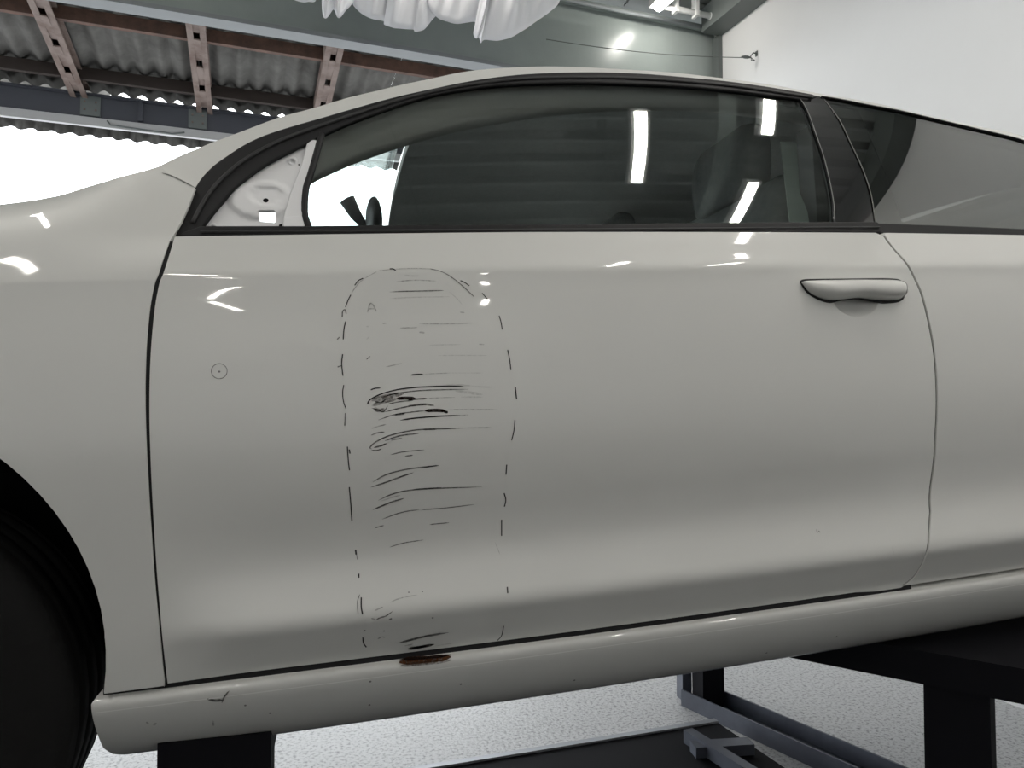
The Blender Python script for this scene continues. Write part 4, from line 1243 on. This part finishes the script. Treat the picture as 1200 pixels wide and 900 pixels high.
def wheel(cu, cv, sgn):
    w = empty('wheel', (cu, 0.035 if sgn > 0 else WID - 0.035, cv), parent=car)
    if sgn < 0: w.scale = (1, -1, 1)
    tp = [(0.205, 0.012), (0.225, 0.002), (0.265, 0.0), (0.295, 0.010), (0.308, 0.022)]
    for n in (0.045, 0.085, 0.125, 0.165):
        tp += [(0.313, n), (0.305, n + 0.002), (0.305, n + 0.008), (0.313, n + 0.010)]
    tp += [(0.308, 0.19), (0.295, 0.20), (0.265, 0.21), (0.205, 0.20), (0.205, 0.012)]
    lathe('tyre', tp, 'tyre', w)
    lathe('rim', [(0.206, 0.010), (0.200, 0.014), (0.192, 0.03), (0.188, 0.10), (0.190, 0.19), (0.206, 0.20)], 'alloy', w)
    for k in range(5):
        a = 2 * pi * k / 5
        d, e = Vector((cos(a), 0, sin(a))), Vector((-sin(a), 0, cos(a)))
        bm = bmesh.new()
        hexa(bm, [d * 0.03 - e * 0.03 + Vector((0, 0.045, 0)), d * 0.195 - e * 0.022 + Vector((0, 0.03, 0)), d * 0.195 + e * 0.022 + Vector((0, 0.03, 0)), d * 0.03 + e * 0.03 + Vector((0, 0.045, 0)),
                  d * 0.03 - e * 0.03 + Vector((0, 0.075, 0)), d * 0.195 - e * 0.022 + Vector((0, 0.06, 0)), d * 0.195 + e * 0.022 + Vector((0, 0.06, 0)), d * 0.03 + e * 0.03 + Vector((0, 0.075, 0))])
        obj('spoke', bm, 'alloy', w, bevel=0.004)
    lathe('hub_cap', [(0.001, 0.030), (0.028, 0.032), (0.034, 0.040), (0.036, 0.08)], 'alloy', w, 24)
for cu in (-0.69, 1.90):
    wheel(cu, -0.385, 1); wheel(cu, -0.385, -1)
    l = liner(cu, -0.30)
    mirror(l)

# ================================================================== LIFT
lift = empty('car_lift', (0.6, 2.0, 0))
tag(lift, 'black steel car lift with legs, arms and blue-grey channels under the white car', 'lift')
LO = Vector((0.6, 2.0, 0))
Zv = Vector((0, 0, 1))
def lprism(name, prof, a, b, m, bevel=0.0, upv=Zv):
    d = (b - a).normalized()
    s = d.cross(upv).normalized()
    return prism(name, prof, a - LO, b - LO, s, upv, m, lift, bevel)
rect = lambda w, h: [(-w / 2, -h), (w / 2, -h), (w / 2, 0), (-w / 2, 0)]
# right arm under the sill, coming out past the car side
a1 = on_z(1070, 761, 0.845); a2 = on_z(1200, 784, 0.845)
dA = (a2 - a1).normalized()
armA, armB = a1 - dA * 0.42, a2 + dA * 0.12
lprism('lift_arm', [(-0.0, -0.062), (0.0, 0.0), (-0.55, 0.0), (-0.55, -0.062)] if dA.cross(Zv).dot(FW) < 0 else [(0.0, -0.062), (0.0, 0.0), (0.55, 0.0), (0.55, -0.062)], armA, armB, 'lift', 0.004)
# leg under the arm
l0 = on_z(1082, 800, 0.785); l1 = on_z(1160, 815, 0.785)
dl_ = (l1 - l0)
mid_leg = (l0 + l1) / 2
bm = bmesh.new()
ex, ey = dl_ / 2, Vector((-dl_.y, dl_.x, 0)).normalized() * 0.06
ctr = mid_leg + ey - LO
hexa(bm, [ctr - ex * 1.04 - ey - Zv * ctr.z, ctr + ex * 1.04 - ey - Zv * ctr.z, ctr + ex * 1.04 + ey - Zv * ctr.z, ctr - ex * 1.04 + ey - Zv * ctr.z, ctr - ex - ey, ctr + ex - ey, ctr + ex + ey, ctr - ex + ey])
obj('lift_leg', bm, 'lift', lift, bevel=0.004)
# U channel lying behind, running from a post towards the viewer
c0 = on_z(798, 808, 0.07); c1_ = on_z(1004, 900, 0.07)
e0 = on_z(846, 808, 0.07)
dC = (c1_ - c0).normalized(); sC = dC.cross(Zv).normalized()
wC = abs((e0 - c0).dot(sC))
sg = 1 if (e0 - c0).dot(sC) > 0 else -1
cend = c1_ + dC * 0.9
lprism('channel', [(0, 0), (sg * 0.008, 0), (sg * 0.008, -0.062), (sg * (wC - 0.008), -0.062), (sg * (wC - 0.008), 0), (sg * wC, 0), (sg * wC, -0.07), (0, -0.07)], c0, cend, 'liftblue')
# post at the far end of the channel
pc = on_z(831, 812, 0.07) + dC * 0.02
bm = bmesh.new()
hexa(bm, [Vector((pc.x + sx * 0.05, pc.y + sy * 0.05 + 0.04, zz)) - LO for zz in (0.0, 0.80) for sx, sy in ((-1, -1), (1, -1), (1, 1), (-1, 1))])
obj('lift_post', bm, 'lift', lift, bevel=0.004)
p0 = on_z(804, 806, 0.07)
bm = bmesh.new()
hexa(bm, [Vector((p0.x + sx * 0.022 + 0.02, p0.y + sy * 0.03 + 0.06, zz)) - LO for zz in (0.0, 0.80) for sx, sy in ((-1, -1), (1, -1), (1, 1), (-1, 1))])
obj('post_plate', bm, 'liftblue', lift, bevel=0.003)
# low black base platform with a worn steel edge
r0 = on_z(515, 898, 0.07); r1 = on_z(842, 845, 0.07)
dR = (r1 - r0).normalized(); sR = dR.cross(Zv).normalized()
if sR.dot(FW) > 0: sR = -sR                        # towards the viewer
bm = bmesh.new()
q0, q1 = r0 - dR * 1.1, r1
hexa(bm, [q - LO + Zv * (zz - q.z) for zz in (0.0, 0.062) for q in (q0, q1, q1 + sR * 0.75, q0 + sR * 0.75)])
obj('base_platform', bm, 'lift', lift, bevel=0.003)
prism('platform_edge', [(-0.028, -0.07), (0.0, -0.07), (0.0, 0.0), (-0.028, 0.0)], q0 - LO, q1 - LO, sR, Zv, 'liftedge', lift, 0.003)
# cross bar beside the platform
x0 = on_z(806, 854, 0.11); x1 = on_z(880, 900, 0.11)
lprism('cross_bar', [(-0.02, -0.06), (0.02, -0.06), (0.02, 0), (-0.02, 0)], x0, x1 + (x1 - x0) * 0.8, 'liftblue', 0.003)
y0 = on_z(812, 872, 0.10); y1 = on_z(880, 868, 0.10)
lprism('cross_bar', [(-0.03, -0.05), (0.03, -0.05), (0.03, 0), (-0.03, 0)], y0, y1, 'liftblue', 0.003)
# left pad and post under the sill
pl = CO + CU * -0.185 + CV * -0.505 + Vector((0, 0.17, 0))
f_ = lambda x, y, z: Vector((x, y, z)) - LO
bbox('lift_post', pl.x - 0.085, pl.x + 0.055, pl.y - 0.05, pl.y + 0.07, 0.0, pl.z - 0.03, 'lift', lift, f=f_, bevel=0.004)
bbox('lift_pad', pl.x - 0.10, pl.x + 0.06, pl.y - 0.07, pl.y + 0.09, pl.z - 0.03, pl.z + 0.022, 'lift', lift, f=f_, bevel=0.006)
bbox('post_plate', pl.x + 0.022, pl.x + 0.036, pl.y - 0.058, pl.y - 0.050, 0.0, pl.z - 0.035, 'liftedge', lift, f=f_)
